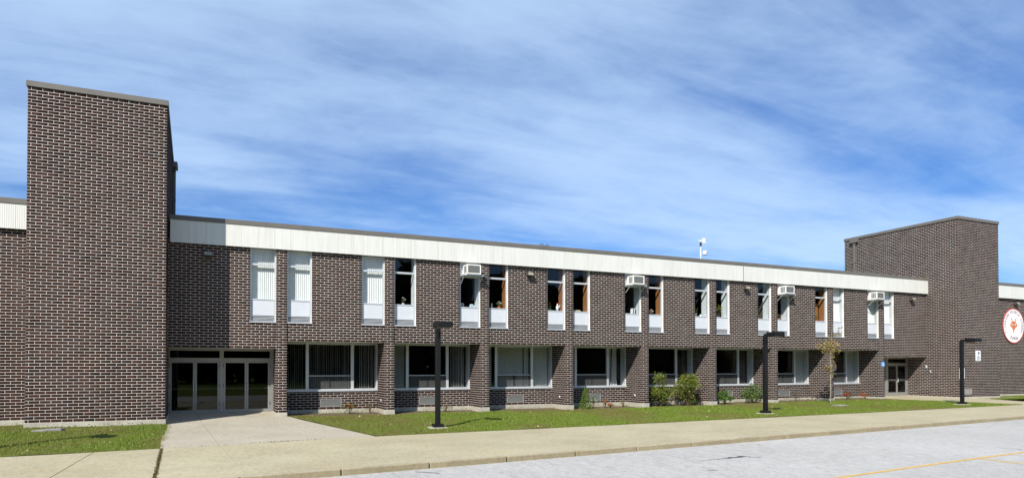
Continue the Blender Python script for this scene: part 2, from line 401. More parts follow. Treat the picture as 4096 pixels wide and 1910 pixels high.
def crack(pts, wd):
    bb = MB(); n = len(pts); L, Rr = [], []
    for k in range(n):
        a = Vector(pts[max(0, k - 1)]); c = Vector(pts[min(n - 1, k + 1)]); d = (c - a).normalized(); nn = Vector((-d.y, d.x)); w_ = wd * random.uniform(.3, 1.1) * (.25 if k in (0, n - 1) else 1)
        L.append(Vector(pts[k]) + nn * w_ / 2); Rr.append(Vector(pts[k]) - nn * w_ / 2)
    for k in range(n - 1): bb.quad(*[(p.x, p.y, zs(p.x) - .12 + .004) for p in (Rr[k], Rr[k + 1], L[k + 1], L[k])])
    o = bb.build('tar_crack', 'dark_metal'); o.parent = road
def px_line(p0, p1, n, j):
    a = on_z(*p0, -.38); c = on_z(*p1, -.38)
    return [(a.x + (c.x - a.x) * k / n + random.gauss(0, j), a.y + (c.y - a.y) * k / n + random.gauss(0, j)) for k in range(n + 1)]
crack(px_line((2790, 1842), (2890, 1833), 10, .03), .035)
crack(px_line((2890, 1833), (2985, 1824), 10, .03), .14)
crack(px_line((2975, 1824), (3042, 1830), 8, .03), .05)
crack(px_line((1655, 1880), (1765, 1886), 8, .02), .05)
crack(px_line((3790, 1708), (3900, 1716), 8, .05), .05)
crack(px_line((3990, 1793), (4096, 1803), 8, .03), .03)
crack(px_line((3030, 1779), (3045, 1780), 4, .02), .09)
crack(px_line((2830, 1878), (2870, 1878), 5, .02), .05)
# kerb stones
kerb = tag(bpy.data.objects.new('kerb', None), kind='structure'); COL.objects.link(kerb)
kj = [.29 + 1.9 * k for k in range(-14, 44)]
for x0, x1 in zip(kj, kj[1:]):
    a0, a1 = x0 + .012, x1 - .012
    dz = random.uniform(-.008, .008)
    pr = [(a0, ykerb(a0) - .16), (a1, ykerb(a1) - .16), (a1, ykerb(a1)), (a0, ykerb(a0))]
    o = MB().prism(pr, lambda x, y: zs(x) - .45, lambda x, y: zs(x) + .012 + dz).build('kerb_stone', 'kerb_concrete', None, bevel=.022); o.parent = kerb
# pavement: soil in the joints, slabs above
pav = MB()
xs = [x for x in range(-30, 76, 2)]
for x0, x1 in zip(xs, xs[1:]):
    pav.quad((x0, ykerb(x0) - .02, zs(x0) - .014), (x1, ykerb(x1) - .02, zs(x1) - .014), (x1, yedge(x1) + .06, zs(x1) - .014), (x0, yedge(x0) + .06, zs(x0) - .014))
pavement = struct(pav.build('pavement', 'joint_soil'))
def slab(pts, gap=.004, zf=lambda x, y: zs(x), mat='concrete', parent=None, dz=0.0, thick=.10):
    c = Vector((sum(p[0] for p in pts) / len(pts), sum(p[1] for p in pts) / len(pts)))
    n = len(pts); q = []; gl = gap if hasattr(gap, '__len__') else [gap] * n     # gap of the edge that starts at each corner
    for k in range(n):
        p0, p1, p2 = Vector(pts[k - 1]), Vector(pts[k]), Vector(pts[(k + 1) % n])
        e0 = (p1 - p0).normalized(); e1 = (p2 - p1).normalized(); n0 = Vector((-e0.y, e0.x)); n1 = Vector((-e1.y, e1.x))
        A0 = p1 + n0 * gl[k - 1]; A1 = p1 + n1 * gl[k]; den = e0.x * e1.y - e0.y * e1.x
        if abs(den) < .05: q.append(tuple(A1)); continue
        tt = ((A1.x - A0.x) * e1.y - (A1.y - A0.y) * e1.x) / den; q.append(tuple(A0 + e0 * tt))
    o = MB().prism(q, lambda x, y: zf(x, y) - thick, lambda x, y: zf(x, y) + dz).build('slab', mat, None, bevel=.003)
    o.parent = parent; return o
TJ = [(-24, -24.3, .006), (-17.5, -17.8, .006), (-11.0, -11.2, .006), (-2.94, -3.05, .011), (-1.46, -1.15, .026), (-.10, .45, .004), (1.32, 2.02, .003), (4.25, 5.2, .014), (10.8, 11.7, .015), (17.6, 18.4, .009)]
TJ += [(24.1 + 6.5 * k, 24.9 + 6.5 * k, .006) for k in range(7)]
for (a0, k0, g0), (a1, k1, g1) in zip(TJ, TJ[1:]):
    f0, f1 = (a0, yedge(a0)), (a1, yedge(a1)); n0_, n1_ = (k0, ykerb(k0)), (k1, ykerb(k1))
    mats = 'concrete'
    if a0 > 4:
        m0 = (a0 + (k0 - a0) * .42, f0[1] + (n0_[1] - f0[1]) * .42); m1 = (a1 + (k1 - a1) * .42, f1[1] + (n1_[1] - f1[1]) * .42)
        slab([m0, m1, f1, f0], [.003, g1, .004, g0], parent=pavement, dz=random.uniform(-.003, .003))
        slab([n0_, n1_, m1, m0], [.004, g1, .003, g0], parent=pavement, dz=random.uniform(-.003, .003))
    else:
        slab([n0_, n1_, f1, f0], [.005, g1, .005, g0], parent=pavement, dz=random.uniform(-.003, .003))
b = MB(); b.quad((-1.52, yedge(-1.5), zs(-1.5) - .002), (-1.21, ykerb(-1.2), zs(-1.2) - .002), (-1.09, ykerb(-1.1), zs(-1.1) - .002), (-1.40, yedge(-1.4), zs(-1.4) - .002))
o = b.build('joint_fill', 'joint_tan'); o.parent = pavement
# entrance apron
def z_apron(x, y): return interp(-y, [(-1.4, -.055), (0, -.150), (2.4, -.205), (8.3, -.298)])
apron = MB(); ays = [1.5, .8, 0, -1.2, -2.4, -4, -6, -8.3]
for y0_, y1_ in zip(ays, ays[1:]):
    e0, e1 = (min(4.2, 2.33 + max(0, -v) * .243) for v in (y0_, y1_))
    if y0_ > 0: e0 = e1 = 1.88
    apron.quad((-1.98, y1_, z_apron(0, y1_) - .07), (e1, y1_, z_apron(0, y1_) - .07), (e0, y0_, z_apron(0, y0_) - .07), (-1.98, y0_, z_apron(0, y0_) - .07))
apron_o = struct(apron.build('entrance_apron', 'joint_soil'))
def xa(y, a): return a[0] + (y - a[1]) * (a[2] - a[0]) / (a[3] - a[1])
JA = (-.97, 1.15, -.10, -8.0); JB = (.62, -2.4, 1.32, -8.0); LE = (2.32, -.02, 4.22, -7.82)
slab([(-1.86, -2.50), (xa(-2.4, JA), -2.42), (xa(1.3, JA), 1.30), (-2.05, 1.30)], .006, z_apron, 'concrete_grey', apron_o, thick=.08)
slab([(xa(-2.4, JA), -2.42), (xa(-2.3, LE), -2.30), (2.33, -.04), (1.90, -.03), (1.885, 1.30), (xa(1.3, JA), 1.30)], .006, z_apron, 'concrete_grey', apron_o, thick=.08)
slab([(-1.5, -8.40), (-.10, -8.26), (xa(-2.4, JA), -2.42), (-1.86, -2.50)], .007, z_apron, 'concrete_grey', apron_o, thick=.08)
slab([(-.10, -8.26), (1.32, -8.11), (xa(-2.4, JB), -2.36), (xa(-2.4, JA), -2.42)], .006, z_apron, 'concrete_grey', apron_o, thick=.08)
slab([(1.32, -8.11), (4.22, -7.82), (xa(-2.3, LE), -2.30), (xa(-2.4, JB), -2.36)], .006, z_apron, 'concrete_grey', apron_o, thick=.08)
# walk from the far entrance
def z_walk(x, y): return interp(-y, [(-1.4, -.03), (.5, -.085), (3, -.10), (7, zs(40) + .0)])
wk = [(37.1, 1.4), (37.1, -.2), (37.3, -2.3), (37.8, -4.6), (38.4, yedge(38.4)), (41.6, yedge(41.6)), (41.6, -4.9), (42.6, -2.1), (46.5, -2.1), (46.5, -1.93), (41.02, -1.93), (40.98, 1.4)]
walk = MB().prism(wk, -.5, lambda x, y: z_walk(x, y))
struct(walk.build('entrance_walk', 'concrete'))

# ------------------------------------------------------------------ lawns
def loft(back, front, n, m_):
    """grid between two polylines of equal length n (lists of (x, y))"""
    b = MB()
    for i in range(n):
        for j in range(m_ + 1):
            t = j / m_; x = back[i][0] + (front[i][0] - back[i][0]) * t; y = back[i][1] + (front[i][1] - back[i][1]) * t
            b.v.append((x, y, g(x, y) + .012 * math.sin(x * 1.7 + y * 2.3) * math.sin(y * 1.9 - x * .6)))
    for i in range(n - 1):
        for j in range(m_):
            a = i * (m_ + 1) + j; b.f.append((a, a + 1, a + m_ + 2, a + m_ + 1))
    return b
def patch(back, front, n=60, m_=24): return loft([(back[0][0] + (back[1][0] - back[0][0]) * i / (n - 1), back[0][1] + (back[1][1] - back[0][1]) * i / (n - 1)) for i in range(n)],
                                   [(front[0][0] + (front[1][0] - front[0][0]) * i / (n - 1), yedge(front[0][0] + (front[1][0] - front[0][0]) * i / (n - 1)) + .02) for i in range(n)], n, m_)
lawn_main = patch([(2.33, -.02), (37.08, -.02)], [(4.24, 0), (38.35, 0)], 90, 24)
lawn_beds = MB()
for k in range(8):
    x0 = 2.30 + 4.34 * k; x1 = x0 + 3.92
    n = 8
    for i in range(n):
        xa_, xb_ = x0 + (x1 - x0) * i / n, x0 + (x1 - x0) * (i + 1) / n
        lawn_beds.quad((xa_, -.03, g(xa_, 0) - .004), (xb_, -.03, g(xb_, 0) - .004), (xb_, 1.45, zb(xb_) + .02), (xa_, 1.45, zb(xa_) + .02))
lawn_left = patch([(-30, -.3), (-1.86, -.3)], [(-30, 0), (-1.50, 0)], 60, 24)
lawn_right = loft([(46.5, -.3), (70, -.3)], [(42.2, -3.2), (70, -6.2)], 2, 8)
for nm, l in (('lawn', lawn_main), ('lawn', lawn_left), ('lawn', lawn_right), ('planting_bed', lawn_beds)):
    struct(l.build(nm, 'lawn_soil' if nm == 'lawn' else 'soil', smooth=True))
def in_main(x, y): return (x > xa(y, LE) + .03) & (x < 37.15 + np.maximum(0, (-.2 - y)) * .19)
YE = np.vectorize(yedge); G = np.vectorize(g)
def pnoise(x, y, s, seed):
    r = np.random.default_rng(seed); v = np.zeros_like(x)
    for o_ in range(4):
        for _ in range(3):
            th = r.uniform(0, 6.28); f = s * 2 ** o_ * r.uniform(.7, 1.4)
            v += np.sin((x * np.cos(th) + y * np.sin(th)) * f + r.uniform(0, 6.28)) / 2 ** (o_ * .7)
    return v / 4
def grass(name, x, y, hgt, label, drybias):
    n = len(x); z = G(x, y) + .012 * np.sin(x * 1.7 + y * 2.3) * np.sin(y * 1.9 - x * .6) - .004
    ed = y - YE(x)
    dry = np.clip(.5 + 1.5 * pnoise(x, y, .8, 3) - .41 + drybias(x, y) + .75 * np.exp(-ed / .22), 0, 1)
    clump = .6 + .5 * np.clip(pnoise(x, y, 3.3, 5) + .4, 0, 1.4)
    h = hgt * clump * RNG.uniform(.5, 1.35, n) * (1 - .35 * dry)
    th = RNG.uniform(0, 6.283, n); wd = RNG.uniform(.005, .011, n); ln = h * RNG.uniform(.15, .9, n); la = RNG.uniform(0, 6.283, n)
    V = np.empty((n, 3, 3)); dx, dy = np.cos(th) * wd, np.sin(th) * wd
    V[:, 0] = np.stack([x - dx, y - dy, z], 1); V[:, 1] = np.stack([x + dx, y + dy, z], 1)
    V[:, 2] = np.stack([x + np.cos(la) * ln, y + np.sin(la) * ln, z + h], 1)
    me = bpy.data.meshes.new(name); me.vertices.add(3 * n); me.vertices.foreach_set('co', V.ravel())
    me.loops.add(3 * n); me.loops.foreach_set('vertex_index', np.arange(3 * n, dtype=np.int32))
    me.polygons.add(n); me.polygons.foreach_set('loop_start', np.arange(0, 3 * n, 3, dtype=np.int32)); me.polygons.foreach_set('loop_total', np.full(n, 3, dtype=np.int32))
    a = me.attributes.new('dry', 'FLOAT', 'POINT'); a.data.foreach_set('value', np.repeat(dry, 3).astype(np.float32))
    me.materials.append(M['grass']); me.update(); me.validate()
    o = bpy.data.objects.new(name, me); COL.objects.link(o); tag(o, label, 'grass', kind='stuff'); return o
n = 210000
x = RNG.uniform(2.3, 38.6, n); y = RNG.uniform(-8.2, -.02, n); k = (y > YE(x) + .01 + RNG.normal(0, .03, n)) & in_main(x, y)
grass('grass', x[k], y[k], .07, 'mown green lawn between the classroom windows and the pavement', lambda x, y: .85 * np.exp(-(-.02 - y) / .75) + .6 * np.exp(-np.abs(x - (2.32 + (-.02 - y) * .244)) / .5))
n = 60000
x = RNG.uniform(-12, -1.42, n); y = RNG.uniform(-9.1, -.4, n); lim = np.where(x > -5.85, -2.02, -.45)
k = (y > YE(x) + .01 + RNG.normal(0, .03, n)) & (y < lim) & (x < -1.86 + .055 * (-2.0 - y) + RNG.normal(0, .06, n) + .10)
grass('grass', x[k], y[k], .07, 'small green lawn in front of the tall brick tower', lambda x, y: .6 * np.exp(-(-2.0 - y).clip(0) / .5) + .9 * np.exp(-(-1.75 - x).clip(0) / .35))
n = 26000
x = RNG.uniform(42.3, 62, n); y = RNG.uniform(-6, -.45, n)
k = (y > -3.1 - (x - 42.2) * .11 + (46.5 - x).clip(0) * .0) & (y < np.where(x < 46.5, -2.15, -.45))
grass('grass', x[k], y[k], .07, 'green grass strip below the round school sign', lambda x, y: 0 * x)
# weeds along the joint beside the small lawn and grass in the pavement joints
b = MB()
for k in range(1500):
    t = random.random(); xx = -1.46 + (.31) * t + random.gauss(0, .022); yy = yedge(-1.4) + (ykerb(-1.2) - yedge(-1.4)) * t
    b.leaves([(xx, yy, zs(xx) + random.uniform(-.01, .012))], .035, .2)
for k in range(160):
    xx = random.choice((random.gauss(1.6, .35), random.uniform(-1.3, 2.6))); yy = yedge(xx) + .03 + random.gauss(0, .012)
    b.leaves([(xx, yy, zs(xx) + random.uniform(-.005, .02))], .035, .2)
o = b.build('joint_weeds', 'leaf_dry'); tag(o, 'dry weeds growing in the pavement joints by the entrance', 'weeds', kind='stuff')
b = MB()
for k in range(170):
    xx = random.uniform(-10, 36); yy = random.uniform(yedge(xx) + .2, -.6)
    if -1.9 < xx < 4.2 or (xx < -1.9 and yy > -2.3): continue
    b.leaves([(xx, yy, g(xx, yy) + .045)], .07, 1.5, .4, .7)
o = b.build('fallen_leaves', 'leaf_fallen'); tag(o, 'pale fallen leaves scattered over the grass', 'leaves', kind='stuff')
# wood across the road behind the photographer, mirrored darkly in the windows
b = MB()
for k in range(95):
    cx_ = -85 + k * 2.7 + random.uniform(-1.5, 1.5); cy_ = -88 + random.uniform(-6, 6); H = random.uniform(17.2, 20.5)
    b.tube([(cx_, cy_, -.6), (cx_ + random.uniform(-.4, .4), cy_, H * .8)], [.28, .08], 5)
    for _ in range(420):
        t = random.random() ** .85; a_ = random.uniform(0, 6.28); rr = 3.3 * math.sin(math.pi * min(1, .3 + t * .60)) * random.random() ** .4
        b.leaves([(cx_ + rr * math.cos(a_), cy_ + rr * math.sin(a_), -.3 + (H + .3) * t)], 1.9, .4, .4, .9)
o = b.build('woodland', 'leaf_dark'); tag(o, 'dark wood standing across the road opposite the school', 'wood', kind='stuff')

# ------------------------------------------------------------------ brickwork
CH, BL, JT, PROUD = .1016, .3048, .0120, .0038
def full_brick_mesh():
    L, H = BL - JT, CH - JT
    b = MB(); e = .0015
    b.v = [(0, .006, 0), (L, .006, 0), (L, .006, H), (0, .006, H), (e, -PROUD, e), (L - e, -PROUD, e), (L - e, -PROUD, H - e), (e, -PROUD, H - e)]
    b.f = [(4, 5, 6, 7), (0, 1, 5, 4), (1, 2, 6, 5), (2, 3, 7, 6), (3, 0, 4, 7)]
    return b.mesh('brick', 'brick')
FULL = full_brick_mesh()
def in_open(opens, u, z):
    return any(a < u < b_ and c < z < d for a, b_, c, d in opens)
class Brickwork:
    """collects faces of one building; the 300 bricks that show largest become parts, the rest one part"""
    def __init__(s): s.items = []
    def face(s, p0, p1, z0, z1, opens=(), phase=.09):
        p0 = Vector((*p0, 0)); p1 = Vector((*p1, 0)); L = (p1 - p0).length; u = (p1 - p0) / L
        i0 = int(math.floor(z0 / CH + 1e-4)); i1 = int(math.ceil(z1 / CH - 1e-4))
        for i in range(i0, i1):
            za, zc = max(z0, i * CH + JT / 2), min(z1, (i + 1) * CH - JT / 2)
            if zc - za < .015: continue
            zm = (za + zc) / 2
            segs = [(0.0, L)]
            for (a, c, e, f) in opens:      # openings in u, z
                if e < zm < f:
                    ns = []
                    for (q, r) in segs:
                        if c <= q or a >= r: ns.append((q, r)); continue
                        if a > q: ns.append((q, a))
                        if c < r: ns.append((c, r))
                    segs = ns
            off = phase + (.5 * BL if i % 2 else 0)
            for (q, r) in segs:
                cuts = [q]; k = math.floor((q - off) / BL)
                while True:
                    k += 1; cu = off + k * BL
                    if cu >= r - .045: break
                    if cu > q + .045: cuts.append(cu)
                cuts.append(r)
                for a, c in zip(cuts, cuts[1:]):
                    ea = JT / 2 if a > q + 1e-6 else 0; ec = JT / 2 if c < r - 1e-6 else 0
                    s.items.append((p0, u, a + ea, c - ec, za, zc))
    def build(s, wall, nmax=300):
        rank = []
        for it in s.items:
            p0, u, a, c, za, zc = it
            ctr = p0 + u * ((a + c) / 2); ctr.z = (za + zc) / 2
            nrm = Vector((u.y, -u.x, 0)); v = ctr - CAM; d = v.dot(AX)
            full = abs((c - a) - (BL - JT)) < 1e-3 and abs((zc - za) - (CH - JT)) < 1e-3
            fc = -nrm.dot(v.normalized())
            xpx = 2048 + F_PX * v.dot(RGT) / d if d > 0 else -1
            rank.append((fc / (d * d) if full and fc > 0 and 0 < xpx < 4096 else -1))
        order = sorted(range(len(rank)), key=lambda k: -rank[k])
        sel = set(k for k in order[:nmax] if rank[k] > 0)
        verts = np.empty((len(s.items) - len(sel), 8, 3)); j = 0
        for k, (p0, u, a, c, za, zc) in enumerate(s.items):
            if k in sel:
                loc = p0 + u * a; loc.z = za
                inst('brick', FULL, wall, loc, (0, 0, math.atan2(u.y, u.x)))
                continue
            n_ = Vector((u.y, -u.x, 0)); pr = PROUD + random.uniform(-.0012, .0012); e = .0015
            A, C = p0 + u * a, p0 + u * c; A2, C2 = p0 + u * (a + e) + n_ * pr, p0 + u * (c - e) + n_ * pr; A = A - n_ * .006; C = C - n_ * .006
            verts[j] = ((A.x, A.y, za), (C.x, C.y, za), (C.x, C.y, zc), (A.x, A.y, zc), (A2.x, A2.y, za + e), (C2.x, C2.y, za + e), (C2.x, C2.y, zc - e), (A2.x, A2.y, zc - e)); j += 1
        o_ = np.array(wloc(wall)); n = j
        me = bpy.data.meshes.new('brickwork'); me.vertices.add(8 * n); me.vertices.foreach_set('co', (verts[:n] - o_).ravel())
        q = np.array([(4, 5, 6, 7), (0, 1, 5, 4), (1, 2, 6, 5), (2, 3, 7, 6), (3, 0, 4, 7)])
        idx = (np.arange(n)[:, None, None] * 8 + q[None]).reshape(-1).astype(np.int32)
        me.loops.add(20 * n); me.loops.foreach_set('vertex_index', idx); me.polygons.add(5 * n)
        me.polygons.foreach_set('loop_start', np.arange(0, 20 * n, 4, dtype=np.int32)); me.polygons.foreach_set('loop_total', np.full(5 * n, 4, dtype=np.int32))
        me.materials.append(M['brick']); me.update(); me.validate()
        o = bpy.data.objects.new('brickwork', me); COL.objects.link(o); o.parent = wall; o['kind'] = 'stuff'; o['_w'] = list(wloc(wall))
def rects(u0, u1, z0, z1, opens):
    us = sorted({u0, u1, *[v for o in opens for v in o[:2] if u0 < v < u1]}); res = []
    for a, b_ in zip(us, us[1:]):
        m_ = (a + b_) / 2; zc = [z0]
        for o in sorted([o for o in opens if o[0] < m_ < o[1]], key=lambda o: o[2]): zc += [o[2], o[3]]
        zc.append(z1)
        for q in range(0, len(zc), 2):
            if zc[q + 1] - zc[q] > 1e-4: res.append((a, b_, zc[q], zc[q + 1]))
    return res

# ------------------------------------------------------------------ the two stair towers and the low wings
TOP = 10.87
def tower(x0, x1, xb, y0, y1, label, side_left, group, cutz=None):
    """plan corners: front x0..x1 at y0, back right corner at xb"""
    t = thing('stair_tower', ((x0 + x1) / 2, y0, 0), label, 'tower', group)
    gz = -.45
    xr = lambda y: x1 + (xb - x1) * (y - y0) / (y1 - y0)
    plan = [(x0, y0), (x1, y0), (xb, y1), (x0, y1)]
    ins = .0
    wall = MB().prism(plan, 0, TOP).build('wall', 'mortar', t)
    e = .025
    MB().prism([(x0 - e, y0 - e), (x1 + e, y0 - e), (xb + e, y1 + e), (x0 - e, y1 + e)], gz, -.003).build('foundation', 'foundation', t, bevel=.012)
    e = .045
    MB().prism([(x0 - e, y0 - e), (x1 + e, y0 - e), (xb + e, y1 + e), (x0 - e, y1 + e)], TOP + .003, TOP + .185).build('coping', 'coping', t, bevel=.006)
    bw = Brickwork()
    bw.face((x0, y0), (x1, y0), 0, TOP, phase=.09)
    bw.face((x1, y0), (xb, y1), 0, TOP, phase=.2)
    bw.face((x0, y1), (x0, y0), 0, TOP, phase=.2)
    bw.build(wall)
    # rainwater head and downpipe near the back
    yd = y1 - .85
    if side_left: xd, sg = x0, -1
    else: xd, sg = xr(yd), 1
    d = MB()
    zt = TOP - .02
    hd = [(xd, yd - .30), (xd + sg * .20, yd - .30), (xd + sg * .20, yd + .30), (xd, yd + .30)]
    hd2 = [(xd, yd - .16), (xd + sg * .13, yd - .16), (xd + sg * .13, yd + .16), (xd, yd + .16)]
    if sg < 0: hd, hd2 = hd[::-1], hd2[::-1]
    d.prism(hd, zt - .22, zt + .03); d.prism(hd2, zt - .34, zt - .222)
    xa0, xa1 = sorted((xd + sg * .015, xd + sg * .125))
    d.box(xa0, xa1, yd - .075, yd + .075, 7.2, zt - .342)
    d.build('downpipe', 'coping', t, bevel=.008)
    for zc in (7.9, 9.2): MB().box(*sorted((xd + sg * .004, xd + sg * .135)), yd - .11, yd + .11, zc, zc + .04).build('pipe_bracket', 'coping', t)
    return t
tower(-5.85, -1.855, -2.17, -1.95, 6.0, 'tall dark brick tower left of the wide glass entrance doors', False, 'brick stair towers')
tower(41.0, 45.02, 45.02, -1.95, 6.0, 'far dark brick tower with two white signs on its front', True, 'brick stair towers')

def fascia_run(parent, x0, x1, y, dz0=6.47, dz1=7.315, step=.61, gapx=None):
    n = max(1, round((x1 - x0) / step)); st = (x1 - x0) / n
    me = MB().box(.002, st - .002, 0, .05, dz0, dz1).mesh('fascia_panel', 'fascia')
    for k in range(n): inst('fascia_panel', me, parent, (x0 + k * st, y, 0))
def wing(x0, x1, label, rev):
    t = thing('brick_wing', ((x0 + x1) / 2, -.4, 0), label, 'building wing', 'low brick wings')
    Y = -.4
    wall = MB().box(x0, x1, Y, 8.0, 0, 7.2).build('wall', 'mortar', t)
    MB().box(x0, x1, Y - .025, Y + .3, -.5, -.003).build('foundation', 'foundation', t, bevel=.01)
    fascia_run(t, x0, x1, Y - .155)
    MB().box(x0, x1, Y - .104, Y - .002, 6.48, 7.30).build('fascia_backing', 'grey_metal', t)
    MB().box(x0, x1, Y - .18, 8.1, 7.318, 7.50).build('coping', 'coping', t, bevel=.006)
    bw = Brickwork(); bw.face((x0, Y), (x1, Y), 0, 6.6, phase=.15); bw.build(wall)
    return t
wing(-22, -5.854, 'low brick wing with white fascia at the left edge of the picture', False)
wing(45.024, 66, 'low brick wing carrying the round school sign at the right edge', True)

# ------------------------------------------------------------------ classroom wing
S = 4.34
def RK(k): return 2.30 + S * k
def LK(k): return RK(k) - .412
YU, YR, SOF, SOFL, SOFR, FB = .06, 1.40, 28 * CH, 25 * CH, 24 * CH, 6.47
WB, WT = 35 * CH, 6.62
wingo = thing('classroom_wing', (20, 0, 0), 'long two-storey brick classroom wing between the two towers', 'school building')
XL, XR = -2.0, 40.996
bw = Brickwork()
wall = MB()
upper_windows = []
# upper wall panels between piers
segs = [(XL, LK(0), SOFL)] + [(RK(k), LK(k + 1), SOF) for k in range(8)] + [(RK(8), XR, SOFR)]
for si, (a, c, zlo) in enumerate(segs):
    ops = []
    if si > 0: ops.append((a, a + .95, WB, WT)); upper_windows.append((si - 1, 'R', a))
    if si < 9: ops.append((c - .96, c, WB, WT)); upper_windows.append((si, 'L', c - .96))
    for (q, r, e, f) in rects(a, c, zlo, WT, ops): wall.box(q, r, YU, YU + .30, e, f)
    bw.face((a, YU), (c, YU), zlo, WT, [(q - a, r - a, e, f) for q, r, e, f in ops], phase=.07 + (si * .0))
for k in range(9):
    wall.box(LK(k), RK(k), 0, YU + .30 if k < 0 else 1.70, 0, SOF - .001)
    wall.box(LK(k), RK(k), 0, YU + .32, SOF + .001, WT)
    bw.face((LK(k), 0), (RK(k), 0), 0, WT, phase=.10)
    bw.face((LK(k), YU), (LK(k), 0), SOF, WT, phase=.12)
    bw.face((LK(k), YR + .03), (LK(k), 0), 0, SOF - (.31 if k == 0 else 0), phase=.12)
    bw.face((RK(k), 0), (RK(k), YR + .03), 0, SOF - (.4 if k == 8 else 0), phase=.12)
VENT = []
for k in range(8):
    a, c = RK(k), LK(k + 1); v0 = a + 1.48; v1 = a + 2.37
    ops = [(v0, v1, CH, 4.5 * CH)]; VENT.append((v0, v1))
    for (q, r, e, f) in rects(a, c, 0, .765, ops): wall.box(q, r, YR, YR + .30, e, f)
    wall.box(v0 - .02, v1 + .02, YR + .20, YR + .28, CH - .02, 4.5 * CH + .02)
    bw.face((a, YR), (c, YR), 0, .765, [(q - a, r - a, e, f) for q, r, e, f in ops], phase=.2)
wallo = wall.build('wall', 'mortar', wingo)
bw.build(wallo)
# foundation
fd = MB()
for k in range(9):
    fd.box(LK(k) - .02, RK(k) + .02, -.03, 1.75, -.5, -.004)
for k in range(8): fd.box(RK(k) + .022, LK(k + 1) - .022, YR - .03, YR + .28, -.5, -.004)
fd.build('foundation', 'foundation', wingo, bevel=.012)
# soffits over the recesses
for k in range(8): MB().box(RK(k) + .002, LK(k + 1) - .002, YU + .02, YR + .4, SOF + .001, SOF + .10).build('soffit', 'soffit', wingo)
MB().box(XL, LK(0) - .002, YU + .02, YR + .4, SOFL + .001, SOFL + .10).build('soffit', 'soffit', wingo)
MB().box(RK(8) + .002, XR, YU + .02, YR + .4, SOFR + .001, SOFR + .10).build('soffit', 'soffit', wingo)
# a drip edge of steel angle under the brick
for (a, c, zlo) in segs: MB().box(a + .004, c - .004, YU + .004, YU + .016, zlo - .012, zlo - .001).build('lintel_angle', 'bronze', wingo)
# fascia, coping, roof
fascia_run(wingo, -1.86, XR, -.09)
MB().box(25.78, 25.82, -.096, -.0905, 6.472, 7.314).build('joint_cover', 'grey_metal', wingo)
MB().box(-1.88, XR, -.038, YU - .002, 6.475, 7.30).build('fascia_backing', 'grey_metal', wingo)
MB().box(-1.88, XR, -.115, .30, 7.318, 7.495).build('coping', 'coping', wingo, bevel=.006)
MB().box(-2.1, XR, .30, 9.2, 7.10, 7.34).build('roof', 'roofing', wingo)
# rooms behind the glass: floors, ceilings, back wall, partitions
MB().box(-2.1, XR, 9.0, 9.2, -.5, 7.10).build('back_wall', 'interior', wingo)
MB().box(-2.1, XR, YR + .32, 9.0, -.30, -.02).build('ground_floor', 'interior', wingo)
MB().box(-2.1, XR, YR + .41, 9.0, 2.86, 3.30).build('upper_floor', 'interior', wingo)
MB().box(-2.1, XR, YU + .31, YR + .40, SOF + .12, 3.30).build('upper_floor', 'interior', wingo)
MB().box(-2.1, XR, .37, 9.0, 6.75, 7.09).build('ceiling', 'interior', wingo)
for k in (0, 2, 4, 6, 8):
    MB().box(LK(k) + .05, RK(k) - .05, 1.75, 9.0, -.02, 2.85).build('partition', 'interior', wingo)
    MB().box(LK(k) + .05, RK(k) - .05, .40, 9.0, 3.30, 6.74).build('partition', 'interior', wingo)

# upper windows: aluminium frame, transom, panes, white panel and louvre
def upper_window(name, width, ac, lining):
    W = width; YF = .14
    zb0, zt = WB, 6.52
    fr = MB()
    fr.box(.0, .055, YF, YF + .09, zb0 + .045, zt).box(W - .065, W, YF, YF + .09, zb0 + .045, zt)
    fr.box(.0, W, YF - .005, YF + .085, zt + .001, zt + .06)
    fr.box(.056, W - .066, YF + .005, YF + .08, 5.815, 5.895)
    fr.box(.056, W - .066, YF + .005, YF + .08, 4.455, 4.50)
    fr.box(.056, W - .066, YF + .005, YF + .08, 3.835, 3.865)
    fr.box(-.02, W + .03, YU - .045, YF + .09, zb0 - .002, zb0 + .043)          # sill
    w = fr.build(name, 'aluminium', None); 
    def sub(nm, b, mt): o = b.build(nm, mt, None); o.parent = w; return o
    sub('pane', MB().box(.055, W - .065, YF + .04, YF + .046, 4.50, 5.815), 'glass')
    if ac: sub('filler_panel', MB().box(.056, W - .066, YF + .03, YF + .05, 5.896, zt - .002), 'panel_white')
    else: sub('pane', MB().box(.055, W - .065, YF + .04, YF + .046, 5.895, zt), 'glass')
    sub('panel', MB().box(.06, W - .07, YF + .022, YF + .05, 3.868, 4.452), 'panel_white')
    lv = MB()
    for q in range(4):
        z = 3.625 + q * .053
        i = len(lv.v); lv.v += [(.06, YF + .012, z), (W - .07, YF + .012, z), (W - .07, YF + .060, z + .030), (.06, YF + .060, z + .030), (.06, YF + .012, z + .012), (W - .07, YF + .012, z + .012), (W - .07, YF + .060, z + .038), (.06, YF + .060, z + .038)]
        for qd in ((0, 3, 2, 1), (4, 5, 6, 7), (0, 1, 5, 4), (1, 2, 6, 5), (2, 3, 7, 6), (3, 0, 4, 7)): lv.f.append(tuple(i + r for r in qd))
    sub('louvre', lv, 'aluminium')
    sub('louvre_back', MB().box(.056, W - .066, YF + .066, YF + .085, 3.60, 3.834), 'dark_metal')
    sub('reveal', MB().box(W - .06, W - .02, YF + .092, .62, 4.46, zt).box(.015, .05, YF + .092, .62, 4.46, zt), lining)
    sub('inner_sill', MB().box(.052, W - .062, YF + .082, .62, 4.40, 4.478), 'lining_white')
    return w
